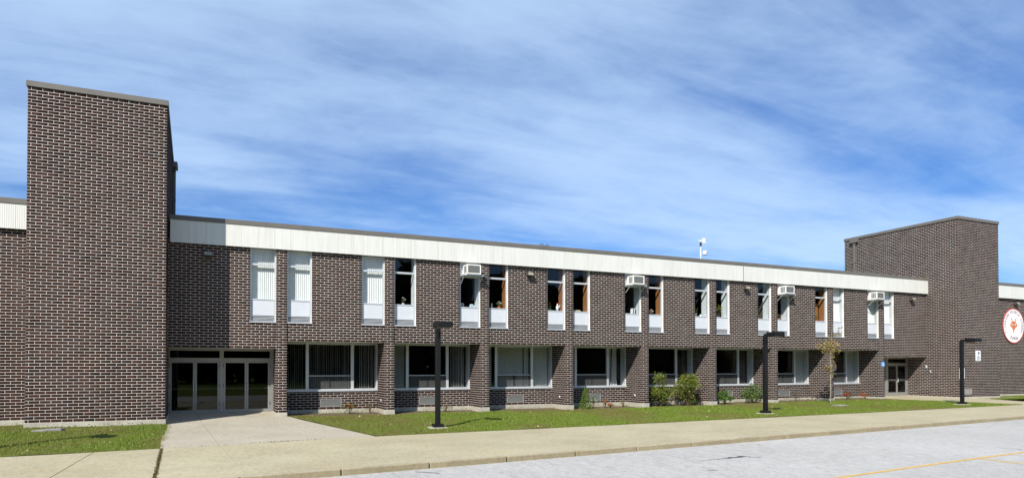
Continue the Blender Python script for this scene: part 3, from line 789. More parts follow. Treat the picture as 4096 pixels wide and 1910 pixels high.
def copy_part(o, parent, loc):
    c = o.copy(); COL.objects.link(c); c.parent = parent; c.location = Vector(loc) - wloc(parent)
    for ch in o.children:
        d = ch.copy(); COL.objects.link(d); d.parent = c; d.location = ch.location
    return c
AC_AT = {(2, 'L'), (4, 'L'), (6, 'R'), (8, 'L')}
WOOD = {(2, 'R'), (3, 'L'), (3, 'R'), (4, 'R'), (7, 'L')}
protos = {}
for (k, side, x0) in upper_windows:
    key = (side, (k, side) in AC_AT, 'lining_wood' if (k, side) in WOOD else 'lining_white')
    if key not in protos:
        w_ = upper_window('window', .95 if side == 'R' else .96, key[1], key[2]); protos[key] = w_
        w_.parent = wingo; w_.location = Vector((x0, 0, 0)) - wloc(wingo)
    else: copy_part(protos[key], wingo, (x0, 0, 0))

# ground-floor windows
def lower_window():
    W = LK(1) - RK(0); Y = YR + .06
    fr = MB()
    fr.box(.0, .05, Y, Y + .10, .835, SOF).box(W - .06, W, Y, Y + .10, .835, SOF)
    fr.box(.88, 1.005, Y - .01, Y + .11, .835, SOF).box(2.77, 2.895, Y - .01, Y + .11, .835, SOF)
    for a, c in ((.051, .879), (1.006, 2.769), (2.896, W - .061)):
        fr.box(a, c, Y + .01, Y + .09, SOF - .055, SOF - .001).box(a, c, Y + .01, Y + .09, .836, .875)
    fr.box(1.006, 2.769, Y + .005, Y + .095, 1.415, 1.45)
    w = fr.build('window', 'aluminium', None)
    def sub(nm, b, mt): o = b.build(nm, mt, None); o.parent = w; return o
    sub('pane', MB().box(.05, .88, Y + .05, Y + .056, .875, SOF - .055), 'glass')
    sub('pane', MB().box(1.005, 2.77, Y + .05, Y + .056, 1.45, SOF - .055), 'glass')
    sub('pane', MB().box(2.895, W - .06, Y + .05, Y + .056, .875, SOF - .055), 'glass')
    for a, c in ((1.012, 1.880), (1.895, 2.764)):
        sub('sash', MB().box(a, a + .035, Y - .004, Y + .04, .88, 1.41).box(c - .035, c, Y - .004, Y + .04, .88, 1.41).box(a + .036, c - .036, Y - .004, Y + .04, .88, .915).box(a + .036, c - .036, Y - .004, Y + .04, 1.375, 1.41), 'dark_metal')
        sub('pane', MB().box(a + .034, c - .034, Y + .015, Y + .02, .914, 1.376), 'glass')
        sub('insect_screen', MB().box(a + .036, c - .036, Y + .003, Y + .0045, .916, 1.374), 'screen')
    sub('sill', MB().box(-.005, W + .03, YR - .05, Y + .10, .766, .834), 'aluminium')
    sub('reveal', MB().box(W - .05, W - .01, Y + .102, Y + .42, .84, SOF).box(.0, .035, Y + .102, Y + .42, .84, SOF), 'lining_white')
    sub('inner_sill', MB().box(.036, W - .052, Y + .102, Y + .45, .74, .83), 'lining_white')
    return w
lw = lower_window(); lw.parent = wingo; lw.location = Vector((RK(0), 0, 0)) - wloc(wingo)
for k in range(1, 8): copy_part(lw, wingo, (RK(k), 0, 0))
# brick below the inner sill
MB().box(RK(0), LK(8), YR + .32, YR + .42, -.02, .735).build('back_wall', 'interior', wingo)

# entrance doors
def doors(x0, x1, leaves, zt, trans, posts, Y, mat, mid, kick, tint):
    fr = MB()
    for a, c in posts: fr.box(a, c, Y, Y + .13, -.03, zt)
    xs_ = sorted(posts)
    for (a, c), (d, e) in zip(xs_, xs_[1:]):
        fr.box(c + .001, d - .001, Y + .003, Y + .127, zt - .085, zt - .001); fr.box(c + .001, d - .001, Y + .003, Y + .127, trans - .06, trans + .06)
    f = fr.build('entrance_frame', mat, wingo)
    for (a, c), (d, e) in zip(xs_, xs_[1:]): MB().box(c, d, Y + .06, Y + .066, trans + .06, zt - .085).build('pane', tint, f)
    for i, (a, c, hs) in enumerate(leaves):
        d = MB(); z0, z1 = -.02, trans - .065; yl = Y + .03
        d.box(a, a + .065, yl, yl + .05, z0, z1).box(c - .065, c, yl, yl + .05, z0, z1).box(a + .066, c - .066, yl, yl + .05, z1 - .07, z1).box(a + .066, c - .066, yl, yl + .05, z0, z0 + kick)
        if mid: d.box(a + .066, c - .066, yl, yl + .05, .94, 1.05)
        dd = d.build('door', mat, wingo)
        if mid:
            MB().box(a + .065, c - .065, yl + .02, yl + .026, z0 + kick, .94).build('pane', tint, dd); MB().box(a + .065, c - .065, yl + .02, yl + .026, 1.05, z1 - .07).build('pane', tint, dd)
        else:
            MB().box(a + .065, c - .065, yl + .02, yl + .026, z0 + kick, z1 - .07).build('pane', tint, dd)
            MB().box(a + .066, c - .066, yl + .055, yl + .08, .925, .955).build('push_bar', 'aluminium', dd)
        hx = (c - .04) if hs > 0 else (a + .04)
        MB().tube([(hx, yl, 1.12), (hx, yl - .07, 1.12), (hx, yl - .07, .86), (hx, yl, .86)], .016, 6).build('handle', 'aluminium', dd)
        for z in (.25, 1.0, 1.8): MB().box((a - .022) if hs > 0 else (c + .004), (a - .004) if hs > 0 else (c + .022), Y - .014, Y - .001, z, z + .13).build('hinge', 'dark_metal', dd)
doors(-2.1, 1.88, [(-1.935, -1.055, 1), (-1.045, -.165, -1), (-.005, .845, 1), (.855, 1.735, -1)], SOFL, 2.11, [(-2.10, -1.94), (-.16, -.01), (1.74, LK(0) - .004)], 1.30, 'grey_metal', False, .12, 'glass_tinted')
doors(37.05, 41.0, [(39.10, 39.975, 1), (39.985, 40.86, -1)], SOFR, 2.03, [(37.03, 37.15), (38.86, 39.09), (40.87, 40.99)], 1.30, 'grey_metal', True, .22, 'glass_tinted')
MB().box(37.15, 38.86, 1.36, 1.366, .0, 1.97).build('side_light', 'glass_tinted', wingo)
MB().box(-2.1, LK(0), 1.24, 1.62, -.12, -.025).build('threshold', 'concrete_grey', wingo)
MB().box(37.03, XR, 1.24, 1.62, -.12, -.025).build('threshold', 'concrete_grey', wingo)
MB().box(-2.1, LK(0), 1.62, 6.0, -.12, -.04).build('ground_floor', 'interior', wingo)
MB().box(-2.14, -2.101, .2, 9.0, -.1, 7.0).build('partition', 'interior', wingo)

# ------------------------------------------------------------------ things on and in the walls
ORD = ['first', 'second', 'third', 'fourth', 'fifth', 'sixth', 'seventh', 'eighth', 'ninth']
# wall vents below the ground-floor windows
def slat_mesh(L, mat, ya, yb, dz, th, name):
    b = MB(); i = 0
    b.v = [(0, ya, 0), (L, ya, 0), (L, yb, dz), (0, yb, dz), (0, ya, th), (L, ya, th), (L, yb, dz + th), (0, yb, dz + th)]
    b.f = [(0, 3, 2, 1), (4, 5, 6, 7), (0, 1, 5, 4), (1, 2, 6, 5), (2, 3, 7, 6), (3, 0, 4, 7)]
    return b.mesh(name, mat)
VSL = slat_mesh(.81, 'vent_grey', -.012, .03, .022, .006, 'slat')
for k, (v0, v1) in enumerate(VENT):
    z0, z1 = CH + .004, 4.5 * CH - .004
    t = thing('wall_vent', ((v0 + v1) / 2, YR, z0), 'grey louvred wall vent under the %s ground-floor window from the left entrance' % ORD[k], 'vent', 'wall vents under the ground-floor windows')
    MB().box(v0 + .003, v0 + .035, YR - .02, YR + .10, z0, z1).box(v1 - .035, v1 - .003, YR - .02, YR + .10, z0, z1).box(v0 + .036, v1 - .036, YR - .02, YR + .10, z0, z0 + .028).box(v0 + .036, v1 - .036, YR - .02, YR + .10, z1 - .028, z1).build('frame', 'vent_grey', t)
    MB().box(v0 + .036, v1 - .036, YR + .05, YR + .09, z0 + .03, z1 - .03).build('backing', 'ac_grille', t)
    for q in range(8): inst('slat', VSL, t, (v0 + .04, YR, z0 + .034 + q * .036))

# air conditioners on angle brackets
AC_LAB = {(2, 'L'): 'white window air conditioner nearest the left tower, above cards on the sill',
          (4, 'L'): 'white window air conditioner on the fifth window pair, above dark glass and books',
          (6, 'R'): 'white window air conditioner just above the second street lamp',
          (8, 'L'): 'white window air conditioner nearest the far tower'}
for (k, side, x0) in upper_windows:
    if (k, side) not in AC_AT: continue
    xa_, xb_ = x0 + .14, x0 + .80; ya_, yb_ = -.46, .12; za_, zc_ = 5.90, 6.33
    t = thing('air_conditioner', ((xa_ + xb_) / 2, YU, 5.85), AC_LAB[(k, side)], 'air conditioner', 'window air conditioners')
    d = .035
    MB().box(xa_, xb_, ya_ + .03, yb_, za_, zc_).build('casing', 'ac_white', t, bevel=.012)
    MB().box(xa_, xb_, ya_, ya_ + .028, za_, za_ + .05).box(xa_, xb_, ya_, ya_ + .028, zc_ - .05, zc_).box(xa_, xa_ + .05, ya_, ya_ + .028, za_ + .051, zc_ - .051).box(xb_ - .05, xb_, ya_, ya_ + .028, za_ + .051, zc_ - .051).build('front_frame', 'ac_white', t)
    gr = MB().box(xa_ + .051, xb_ - .051, ya_ + .020, ya_ + .029, za_ + .051, zc_ - .051).build('coil', 'ac_grille', t)
    fin = MB()
    for q in range(9): fin.box(xa_ + .051, xb_ - .051, ya_ + .006, ya_ + .019, za_ + .06 + q * .036, za_ + .072 + q * .036)
    fin.build('grille', 'vent_grey', t)
    for q in range(3):
        yq = ya_ + .07 + q * .105
        MB().box(xa_ - .006, xa_ + .002, yq, yq + .075, za_ + .06, zc_ - .06).build('side_louvre', 'ac_grille', t)
        MB().box(xb_ - .002, xb_ + .006, yq, yq + .075, za_ + .06, zc_ - .06).build('side_louvre', 'ac_grille', t)
    MB().box(x0 + .0, x0 + .98, ya_ + .06, .13, 5.845, 5.885).build('shelf', 'aluminium', t)
    for xx in (x0 + .04, x0 + .90): MB().tube([(xx, ya_ + .10, 5.84), (xx, YU - .02, 5.52)], .02, 5).build('bracket', 'aluminium', t)

# wall lights
WL = [(-.573, YU, 6.08, 'small wall light in the tower shadow above the left entrance', 'bronze'),
      (12.98, YU, 6.09, 'tilted wall light between the third and fourth window pairs', 'bronze'),
      (26.04, YU, 6.09, 'tilted wall light right of the sixth window pair', 'bronze'),
      (39.52, YU, 6.06, 'tilted wall light above the far entrance doors', 'bronze'),
      (49.5, -.4, 6.13, 'tilted wall light just above the round school sign', 'bronze')]
for x, yw, z, lb, mt in WL:
    t = thing('wall_light', (x, yw, z), lb, 'wall light', 'wall lights under the fascia')
    MB().box(x - .09, x + .09, yw - .05, yw - .005, z - .24, z - .07).build('back_box', 'bronze', t, bevel=.008)
    MB().tube([(x, yw - .04, z - .10), (x, yw - .12, z - .02)], .025, 6).build('arm', 'bronze', t)
    b = MB(); i = 0
    b.v = [(x - .16, yw - .30, z - .05), (x + .16, yw - .30, z - .05), (x + .16, yw - .06, z - .07), (x - .16, yw - .06, z - .07), (x - .13, yw - .20, z + .12), (x + .13, yw - .20, z + .12), (x + .13, yw - .06, z + .12), (x - .13, yw - .06, z + .12)]
    b.f = [(0, 3, 2, 1), (4, 5, 6, 7), (0, 1, 5, 4), (1, 2, 6, 5), (2, 3, 7, 6), (3, 0, 4, 7)]
    b.build('housing', 'bronze', t, bevel=.008)
    b = MB(); b.quad((x - .14, yw - .300, z - .035), (x + .14, yw - .300, z - .035), (x + .115, yw - .213, z + .105), (x - .115, yw - .213, z + .105)); b.build('lens', 'lens', t)

# vertical blinds behind the glass
SLW = .089
def slat_v(h, mt):
    return MB().box(-SLW / 2, SLW / 2, -.0012, .0012, 0, h).mesh('slat', mt)
_sl = {}
def vblind(x0, x1, y, z0, z1, ang, label, spacing=.078, sway=0.0, skip=lambda u: False, mt='blind'):
    t = thing('vertical_blind', ((x0 + x1) / 2, y, z1), label, 'blind', 'vertical blinds in the school windows')
    MB().box(x0, x1, y - .025, y + .025, z1, z1 + .04).build('head_rail', 'blind', t)
    h = round(z1 - z0, 3)
    if (h, mt) not in _sl: _sl[(h, mt)] = slat_v(h, mt)
    n = int((x1 - x0) / spacing)
    for q in range(n):
        xx = x0 + (q + .5) * spacing
        if skip((xx - x0) / (x1 - x0)): continue
        o = inst('slat', _sl[(h, mt)], t, (xx, y, z0), (0, R(random.gauss(0, sway)), R(-ang + random.gauss(0, 5))))
    return t
upx = {(k, s_): x0 for k, s_, x0 in upper_windows}
for key, ang, lab in (((0, 'L'), 22, 'white closed vertical blind in the upper window nearest the left tower'),
                      ((0, 'R'), 22, 'white closed vertical blind right of the first brick pier upstairs'),
                      ((1, 'L'), 22, 'white closed vertical blind upstairs left of the second brick pier'),
                      ((7, 'R'), 15, 'white closed vertical blind behind the sapling top, upstairs'),
                      ((8, 'L'), 68, 'half open vertical blind below the air conditioner nearest the far tower'),
                      ((8, 'R'), 12, 'white vertical blind in the last upper window before the far tower')):
    x0 = upx[key]; vblind(x0 + .05, x0 + .93, .34, 4.50, 6.46, ang, lab)
YB = YR + .30
def lowb(k, a, c, ang, lab, **kw): vblind(RK(k) + a, RK(k) + c, YB, .90, SOF - .07, ang, lab, mt='blind_shade_tone', **kw)
lowb(0, .10, .86, -84, 'nearly edge-on vertical blind in the first ground-floor window, left light')
lowb(0, 1.03, 2.75, -90, 'open vertical blind with crooked slats in the first ground-floor window, middle light', sway=1.1)
lowb(0, 2.92, 3.80, -93, 'open vertical blind in the first ground-floor window, right light')
lowb(1, .08, .86, 35, 'pale vertical blind behind the first lamp post window, left light', skip=lambda u: .18 < u < .3)
lowb(1, 2.95, 3.78, -92, 'striped vertical blind right of the first lamp post, ground floor', skip=lambda u: u < .12)
lowb(2, .08, .86, 30, 'shade-darkened vertical blind in the third ground-floor window, left light')
lowb(2, 1.03, 2.75, 28, 'closed vertical blind with one gap in the third ground-floor window, middle light', skip=lambda u: .80 < u < .86)
lowb(2, 2.92, 3.78, 12, 'closed white vertical blind in the third ground-floor window, right light')
lowb(3, 2.95, 3.55, 25, 'white blind partly drawn in the window above the orange flowers', sway=1.5, skip=lambda u: .3 < u < .38)
lowb(4, 3.0, 3.80, -62, 'half open blind above the two big shrubs', skip=lambda u: .2 < u < .45)
lowb(5, 2.95, 3.6, -60, 'shade-darkened blind in the sixth ground-floor window, above the leafy shrub')
lowb(6, 2.92, 3.80, 14, 'closed shade-darkened blind in the seventh ground-floor window')
lowb(7, 2.92, 3.80, 10, 'closed white blind in the last ground-floor window, beside the sapling')

# ------------------------------------------------------------------ signs
def text_mesh(s_, size, shear=0.0, ext=.004):
    cu = bpy.data.curves.new('t', 'FONT'); cu.body = s_; cu.size = size; cu.align_x = 'CENTER'; cu.shear = shear; cu.extrude = ext; cu.resolution_u = 3
    o = bpy.data.objects.new('t', cu); COL.objects.link(o)
    dg = bpy.context.evaluated_depsgraph_get(); me = bpy.data.meshes.new_from_object(o.evaluated_get(dg))
    V = [v.co.copy() for v in me.vertices]; Fc = [tuple(p.vertices) for p in me.polygons]
    bpy.data.objects.remove(o); bpy.data.curves.remove(cu); bpy.data.meshes.remove(me); return V, Fc
SX, SZ, SR, SY = 49.29, 4.64, 1.20, -.445
t = thing('school_sign', (SX, -.4, SZ), 'round white school sign with red rim, curved lettering and orange fox-head emblem', 'sign')
b = MB(); n = 56
def disc(b, r, y, n=56):
    b.poly([(SX + r * math.cos(2 * math.pi * q / n), y, SZ + r * math.sin(2 * math.pi * q / n)) for q in range(n)])
b = MB(); b.extrude_xz([(SX + 1.15 * math.cos(2 * math.pi * q / n), SZ + 1.15 * math.sin(2 * math.pi * q / n)) for q in range(n)], SY, -.406); b.build('board', 'sign_white', t)
b = MB()
for q in range(n):
    a0, a1 = 2 * math.pi * q / n, 2 * math.pi * (q + 1) / n
    def P(r, a, y): return (SX + r * math.cos(a), y, SZ + r * math.sin(a))
    b.quad(P(1.13, a0, SY - .012), P(1.13, a1, SY - .012), P(SR, a1, SY - .012), P(SR, a0, SY - .012)); b.quad(P(SR, a0, SY - .012), P(SR, a1, SY - .012), P(SR, a1, -.406), P(SR, a0, -.406)); b.quad(P(1.13, a0, SY), P(1.13, a1, SY), P(1.13, a1, SY - .012), P(1.13, a0, SY - .012))
b.build('rim', 'sign_red', t)
b = MB()
word = 'TIVERTON MIDDLE SCHOOL'; a_start, a_end = 208, -28
for q, ch in enumerate(word):
    if ch == ' ': continue
    ang = R(a_start + (a_end - a_start) * q / (len(word) - 1)); V, Fc = text_mesh(ch, .27)
    i = len(b.v); cx_, cz_ = SX + .86 * math.cos(ang), SZ + .86 * math.sin(ang); ca, sa = math.cos(ang - math.pi / 2), math.sin(ang - math.pi / 2)
    b.v += [(cx_ + v.x * ca - v.y * sa, SY - .006 - v.z, cz_ + v.x * sa + v.y * ca) for v in V]; b.f += [tuple(i + w_ for w_ in f) for f in Fc]
for ang in (R(218), R(-38)):
    b.lathe((SX + .93 * math.cos(ang), SY - .004, SZ + .93 * math.sin(ang)), [(.02, -.012), (.02, .012)], 6)
b.build('lettering', 'sign_ink', t, kind='stuff')
V, Fc = text_mesh('Foxes', .38, .35); b = MB(); b.v = [(SX + .02 + v.x, SY - .006 - v.z, SZ - .93 + v.y) for v in V]; b.f = list(Fc); b.build('script_word', 'sign_ink', t, kind='stuff')
fx = [(-.20, .27), (.20, .27), (.30, .12), (.42, .08), (.33, .03), (.45, -.03), (.34, -.05), (.40, -.14), (.27, -.13), (.14, -.26), (.08, -.34), (0, -.62), (-.08, -.34), (-.14, -.26), (-.27, -.13), (-.40, -.14), (-.34, -.05), (-.45, -.03), (-.33, .03), (-.42, .08), (-.30, .12)]
b = MB(); b.extrude_xz([(SX + a_, SZ + c_ + .05) for a_, c_ in fx], SY - .006, SY - .001); b.build('emblem', 'sign_orange', t)
b = MB()
for s_ in (-1, 1): b.extrude_xz([(SX + s_ * .13, SZ + .33), (SX + s_ * .20, SZ + .33), (SX + s_ * .31, SZ + .56), (SX + s_ * .27, SZ + .57)], SY - .006, SY - .001)
for s_ in (-1, 1): b.extrude_xz([(SX + s_ * .06, SZ + .02), (SX + s_ * .16, SZ + .03), (SX + s_ * .14, SZ + .13)], SY - .0125, SY - .0095)
b.build('ears_and_eyes', 'sign_ink', t)
b = MB()
for s_ in (-1, 1): b.extrude_xz([(SX + s_ * .03, SZ + .07), (SX + s_ * .10, SZ + .0), (SX + s_ * .21, SZ + .04), (SX + s_ * .23, SZ + .16)], SY - .009, SY - .0065)
b.build('eye_patch', 'sign_white', t)
# notice boards on the far tower
t = thing('notice_sign', (42.84, -1.95, 2.2), 'small white notice with dark lines of print high on the far tower', 'sign')
MB().box(42.61, 43.07, -1.985, -1.957, 2.21, 2.84).build('board', 'sign_white', t)
b = MB()
for z, hh, a_, c_ in ((2.62, .15, .17, .36), (2.50, .06, .15, .31), (2.41, .045, .07, .38), (2.33, .045, .07, .38), (2.26, .03, .09, .36)): b.box(42.61 + a_, 42.61 + c_, -1.990, -1.986, z, z + hh)
b.build('print', 'sign_grey', t)
t = thing('blank_sign', (41.27, -1.95, 1.1), 'plain white board on the far tower behind the third lamp post', 'sign')
MB().box(41.03, 41.50, -1.985, -1.957, 1.12, 1.745).build('board', 'sign_white', t)
MB().box(41.01, 41.52, -1.972, -1.956, 1.10, 1.765).build('frame', 'aluminium', t)
t = thing('wall_vent', (41.83, -1.95, .14), 'pale grey wall vent low on the far tower', 'vent')
MB().box(41.47, 42.19, -1.985, -1.956, .14, .17).box(41.47, 42.19, -1.985, -1.956, .465, .495).box(41.47, 41.50, -1.985, -1.956, .171, .464).box(42.16, 42.19, -1.985, -1.956, .171, .464).build('frame', 'stone', t)
MB().box(41.501, 42.159, -1.972, -1.957, .171, .464).build('plate', 'stone', t)
t = thing('access_sign', (36.86, 0, 1.85), 'small blue sign on the brick pier beside the far entrance', 'sign')
MB().box(36.70, 37.005, -.030, -.006, 1.86, 2.15).build('board', 'sign_blue', t)
b = MB(); b.lathe((36.84, -.033, 2.095), [(.02, -.018), (.02, .018)], 8); b.tube([(36.84, -.034, 2.07), (36.85, -.034, 1.99), (36.91, -.034, 1.985), (36.94, -.034, 1.92)], .011, 5)
b.tube([(36.85 + .065 * math.cos(q * .5 + 2.3), -.034, 1.965 + .065 * math.sin(q * .5 + 2.3)) for q in range(9)], .010, 5); b.build('symbol', 'sign_white', t)
for (y_, z_, lb, s_) in ((.05, 1.87, 'small white intercom on the tower wall beside the far doors', .10), (-.22, 1.55, 'tiny white outlined box low on the tower wall beside the far doors', .07)):
    t = thing('wall_box', (41.0, y_, z_), lb, 'wall box')
    MB().box(40.93, 40.992, y_ - s_ / 2, y_ + s_ / 2, z_ - s_, z_ + s_ * .7).build('body', 'white_ceramic', t, bevel=.01)
    MB().box(40.924, 40.931, y_ - s_ * .3, y_ + s_ * .3, z_ - s_ * .6, z_ + s_ * .2).build('face', 'dark_metal', t)
# hose bibs
for k, (x_, y_) in enumerate(((LK(3), .62), (LK(4), .62), (LK(1), .66))):
    t = thing('hose_tap', (x_, y_, .38), 'small white hose tap on the side of the %s brick pier' % ORD[(3, 4, 1)[k]], 'tap', 'hose taps on the piers')
    MB().lathe((x_ - .012, y_, .38), [(.05, -.05), (.06, 0), (.05, .05)], 10, .35, 1).build('plate', 'white_ceramic', t)
    MB().tube([(x_ - .02, y_, .38), (x_ - .10, y_, .38), (x_ - .13, y_, .30)], .018, 6).build('spout', 'bronze', t)
# weather instruments on the roof
p = on_y(2803, 1033, 3.0)
t = thing('weather_station', (p.x, 3.0, 7.34), 'white weather station mast standing on the roof', 'weather station')
MB().tube([(p.x, 3, 7.34), (p.x, 3, 9.15)], .03, 6).build('mast', 'white_ceramic', t)
MB().lathe((p.x + .32, 3, 8.38), [(.05, 0), (.15, .02), (.15, .06), (.11, .08), (.15, .10), (.15, .14), (.11, .16), (.15, .18), (.14, .23), (.04, .26)], 10).build('shield', 'white_ceramic', t)
MB().tube([(p.x, 3, 8.45), (p.x + .2, 3, 8.47)], .02, 5).tube([(p.x, 3, 8.28), (p.x, 3, 8.52)], .05, 6).build('arm', 'white_ceramic', t)
MB().box(p.x - .12, p.x + .12, 2.975, 3.025, 9.15, 9.24).box(p.x + .12, p.x + .34, 2.98, 3.02, 9.07, 9.36).build('vane', 'white_ceramic', t)
MB().tube([(p.x, 3, 8.88), (p.x, 3, 9.10)], .06, 6).build('sensor', 'dark_metal', t)

# ------------------------------------------------------------------ street lamps
def street_lamp(base, label, dz=0.0):
    x, y, z = base
    t = thing('street_lamp', base, label, 'street lamp', 'black lamp posts along the lawn')
    top = 3.16
    MB().prism([(x - .30, y - .26), (x + .28, y - .30), (x + .30, y + .26), (x - .28, y + .30)], z - .2, z + .045).build('footing', 'foundation', t, bevel=.02)
    MB().box(x - .17, x + .17, y - .17, y + .17, z + .047, z + .15).build('base_cover', 'black_paint', t, bevel=.015)
    MB().box(x - .0775, x + .0775, y - .0775, y + .0775, z + .152, top).build('post', 'black_paint', t, bevel=.01)
    MB().box(x - .045, x + .045, y - .32, y + .045, 3.162, 3.23).build('arm', 'black_paint', t)
    h = MB().box(x - .27, x + .27, y - .84, y - .322, 3.10, 3.29).build('lamp_head', 'black_paint', t, bevel=.02)
    MB().box(x - .22, x + .22, y - .79, y - .37, 3.090, 3.102).build('lens', 'lens', h)
p1 = on_ground(1751, 1711); p2 = on_ground(3062, 1654); p3 = on_ground(3849, 1617)
street_lamp(tuple(p1), 'nearest black lamp post standing on the lawn before the second ground-floor window')
street_lamp(tuple(p2), 'middle black lamp post on the lawn in front of the seventh pier')
street_lamp((p3.x, p3.y, p3.z), 'far black lamp post in front of the far brick tower')
street_lamp((-6.2, -7.55, g(-6.2, -7.55)), 'black lamp post left of the picture whose shadow falls on the small lawn')

# ------------------------------------------------------------------ plants
def blob_pts(n, c, rx, ry, rz, clumps=12, spread=.45, low=0.0):
    cs = []
    for _ in range(clumps):
        a = random.uniform(0, 6.283); u = random.uniform(-.8, 1) ; rr = math.sqrt(max(0, 1 - u * u)) * random.uniform(.35, 1)
        cs.append((c[0] + rx * rr * math.cos(a), c[1] + ry * rr * math.sin(a), c[2] + rz * u * .85))
    pts = []
    for _ in range(n):
        q = random.choice(cs)
        pts.append((q[0] + random.gauss(0, rx * spread * .5), q[1] + random.gauss(0, ry * spread * .5), max(low, q[2] + random.gauss(0, rz * spread * .5))))
    return pts
def shrub(name, base, h, w, label, cat, mat, n, leaf, stems=6, flower=None, nf=0, fs=.06, clumps=14, group=None, low=.12, spread=.45):
    x, y, z = base
    t = thing(name, base, label, cat, group)
    b = MB(); tips = []
    for q in range(stems):
        a = random.uniform(0, 6.283); r = w * .32 * random.uniform(.3, 1); tip = (x + r * math.cos(a), y + r * math.sin(a) * .8, z + h * random.uniform(.6, .95)); tips.append(tip)
        b.tube([(x + random.uniform(-.05, .05), y + random.uniform(-.05, .05), z - .03), (x + r * .5 * math.cos(a), y + r * .4 * math.sin(a), z + h * .4), tip], [.014, .010, .004], 5)
    b.build('stem', 'bark', t)
    c = (x, y, z + h * .56); MB().leaves(blob_pts(n, c, w * .5, w * .42, h * .44, clumps, spread, z + low * h), leaf, .7).build('foliage', mat, t)
    if flower:
        fp = blob_pts(nf * 7, (x, y, z + h * .62), w * .42, w * .38, h * .36, nf, .12, z + .05)
        MB().leaves(fp, fs, .9, .3, .9).build('flower', flower, t)
    return t
def gp(px_, py_, Y): p = on_y(px_, py_, Y); return (p.x, Y, zb(p.x) + .015)
shrub('rose_bush', gp(1400, 1650, .8), .46, .64, 'small rose bush with red blooms under the first ground-floor window', 'rose bush', 'leaf_green', 260, .055, 6, 'petal_red', 16, .085)
shrub('rose_bush', gp(1478, 1650, .85), .42, .42, 'thin half-dry plant right of the red rose bush', 'plant', 'leaf_dry', 130, .05, 5, 'petal_pink', 2, .04)
shrub('dry_plant', gp(1782, 1643, .9), .34, .7, 'low dry weedy plant right of the nearest lamp post', 'plant', 'leaf_dry', 240, .05, 8)
shrub('flower_plant', gp(2374, 1625, .55), .55, .42, 'white-flowered plant beside the small cone conifer', 'plant', 'leaf_green', 200, .05, 5, 'petal_white', 10, .06)
shrub('flower_plant', gp(2421, 1622, .70), .46, .26, 'tall orange-flowered plant right of the wall vent', 'plant', 'leaf_green', 90, .05, 4, 'petal_orange', 8, .06)
shrub('flower_plant', gp(2441, 1627, .35), .24, .42, 'low mound of orange flowers near the cone conifer', 'plant', 'leaf_green', 90, .045, 4, 'petal_orange', 22, .06)
shrub('rose_bush', gp(2492, 1622, .75), .36, .5, 'pale sparse rose at the foot of the fifth pier', 'rose bush', 'leaf_shrub', 100, .05, 5, 'petal_pink', 3, .05)
shrub('leafy_shrub', gp(2645, 1621, .30), 1.62, 1.20, 'tall yellow-green shrub left of the pair under the fifth window', 'shrub', 'leaf_shrub', 2300, .10, 9, clumps=26, group='pair of tall shrubs', spread=.38)
shrub('leafy_shrub', gp(2750, 1620, .30), 1.58, 1.60, 'tall broad yellow-green shrub right of the pair under the fifth window', 'shrub', 'leaf_shrub', 3000, .10, 11, clumps=34, group='pair of tall shrubs', spread=.36)
shrub('leafy_plant', gp(2764, 1613, .30), .34, .55, 'low bright green plant at the foot of the tall broad shrub', 'plant', 'leaf_cedar', 320, .06, 5)
shrub('dry_plant', gp(2795, 1611, .42), .40, .40, 'small dark scraggly plant right of the tall broad shrub', 'plant', 'leaf_dark', 120, .05, 5)
shrub('leafy_plant', gp(2898, 1613, .40), .72, .85, 'dark green leafy plant in front of the sixth wall vent', 'plant', 'leaf_green', 900, .095, 7, clumps=16)
shrub('leafy_plant', gp(3008, 1611, .45), 1.02, 1.05, 'spreading green leafy plant left of the middle lamp post', 'plant', 'leaf_green', 1100, .095, 8, clumps=18)
shrub('dry_plant', gp(3182, 1600, .80), .42, .55, 'sparse dry plant under the seventh ground-floor window', 'plant', 'leaf_dry', 170, .05, 6)
shrub('flower_plant', gp(3390, 1599, .50), .44, .62, 'orange-flowered plant beside the last wall vent', 'plant', 'leaf_dry', 170, .06, 6, 'petal_orange', 9, .08)
shrub('flower_plant', gp(3459, 1598, .65), .34, .58, 'round clump of orange flowers left of the far entrance pier', 'plant', 'leaf_green', 120, .05, 5, 'petal_orange', 24, .07)
# low weeds against the foundations
b = MB()
for k in range(8):
    for _ in range(170):
        xx = RK(k) + random.uniform(.1, 3.9); yy = YR - .10 - abs(random.gauss(0, .22)); b.leaves([(xx, yy, zb(xx) + .02 + abs(random.gauss(0, .05)))], .06, .6)
    for _ in range(60):
        xx = RK(k) + random.uniform(-.5, 3.9); yy = -.12 + random.gauss(0, .09); b.leaves([(xx, yy, zb(xx) + .02 + abs(random.gauss(0, .03)))], .05, .6)
for _ in range(140):
    xx = random.uniform(-9, -2); yy = (-2.0 if xx > -5.85 else -.5) - abs(random.gauss(0, .06)); b.leaves([(xx, yy, zb(xx) + abs(random.gauss(0, .05)))], .05, .5)
o = b.build('ground_weeds', 'leaf_green'); tag(o, 'low weeds growing along the foot of the school walls', 'weeds', kind='stuff')
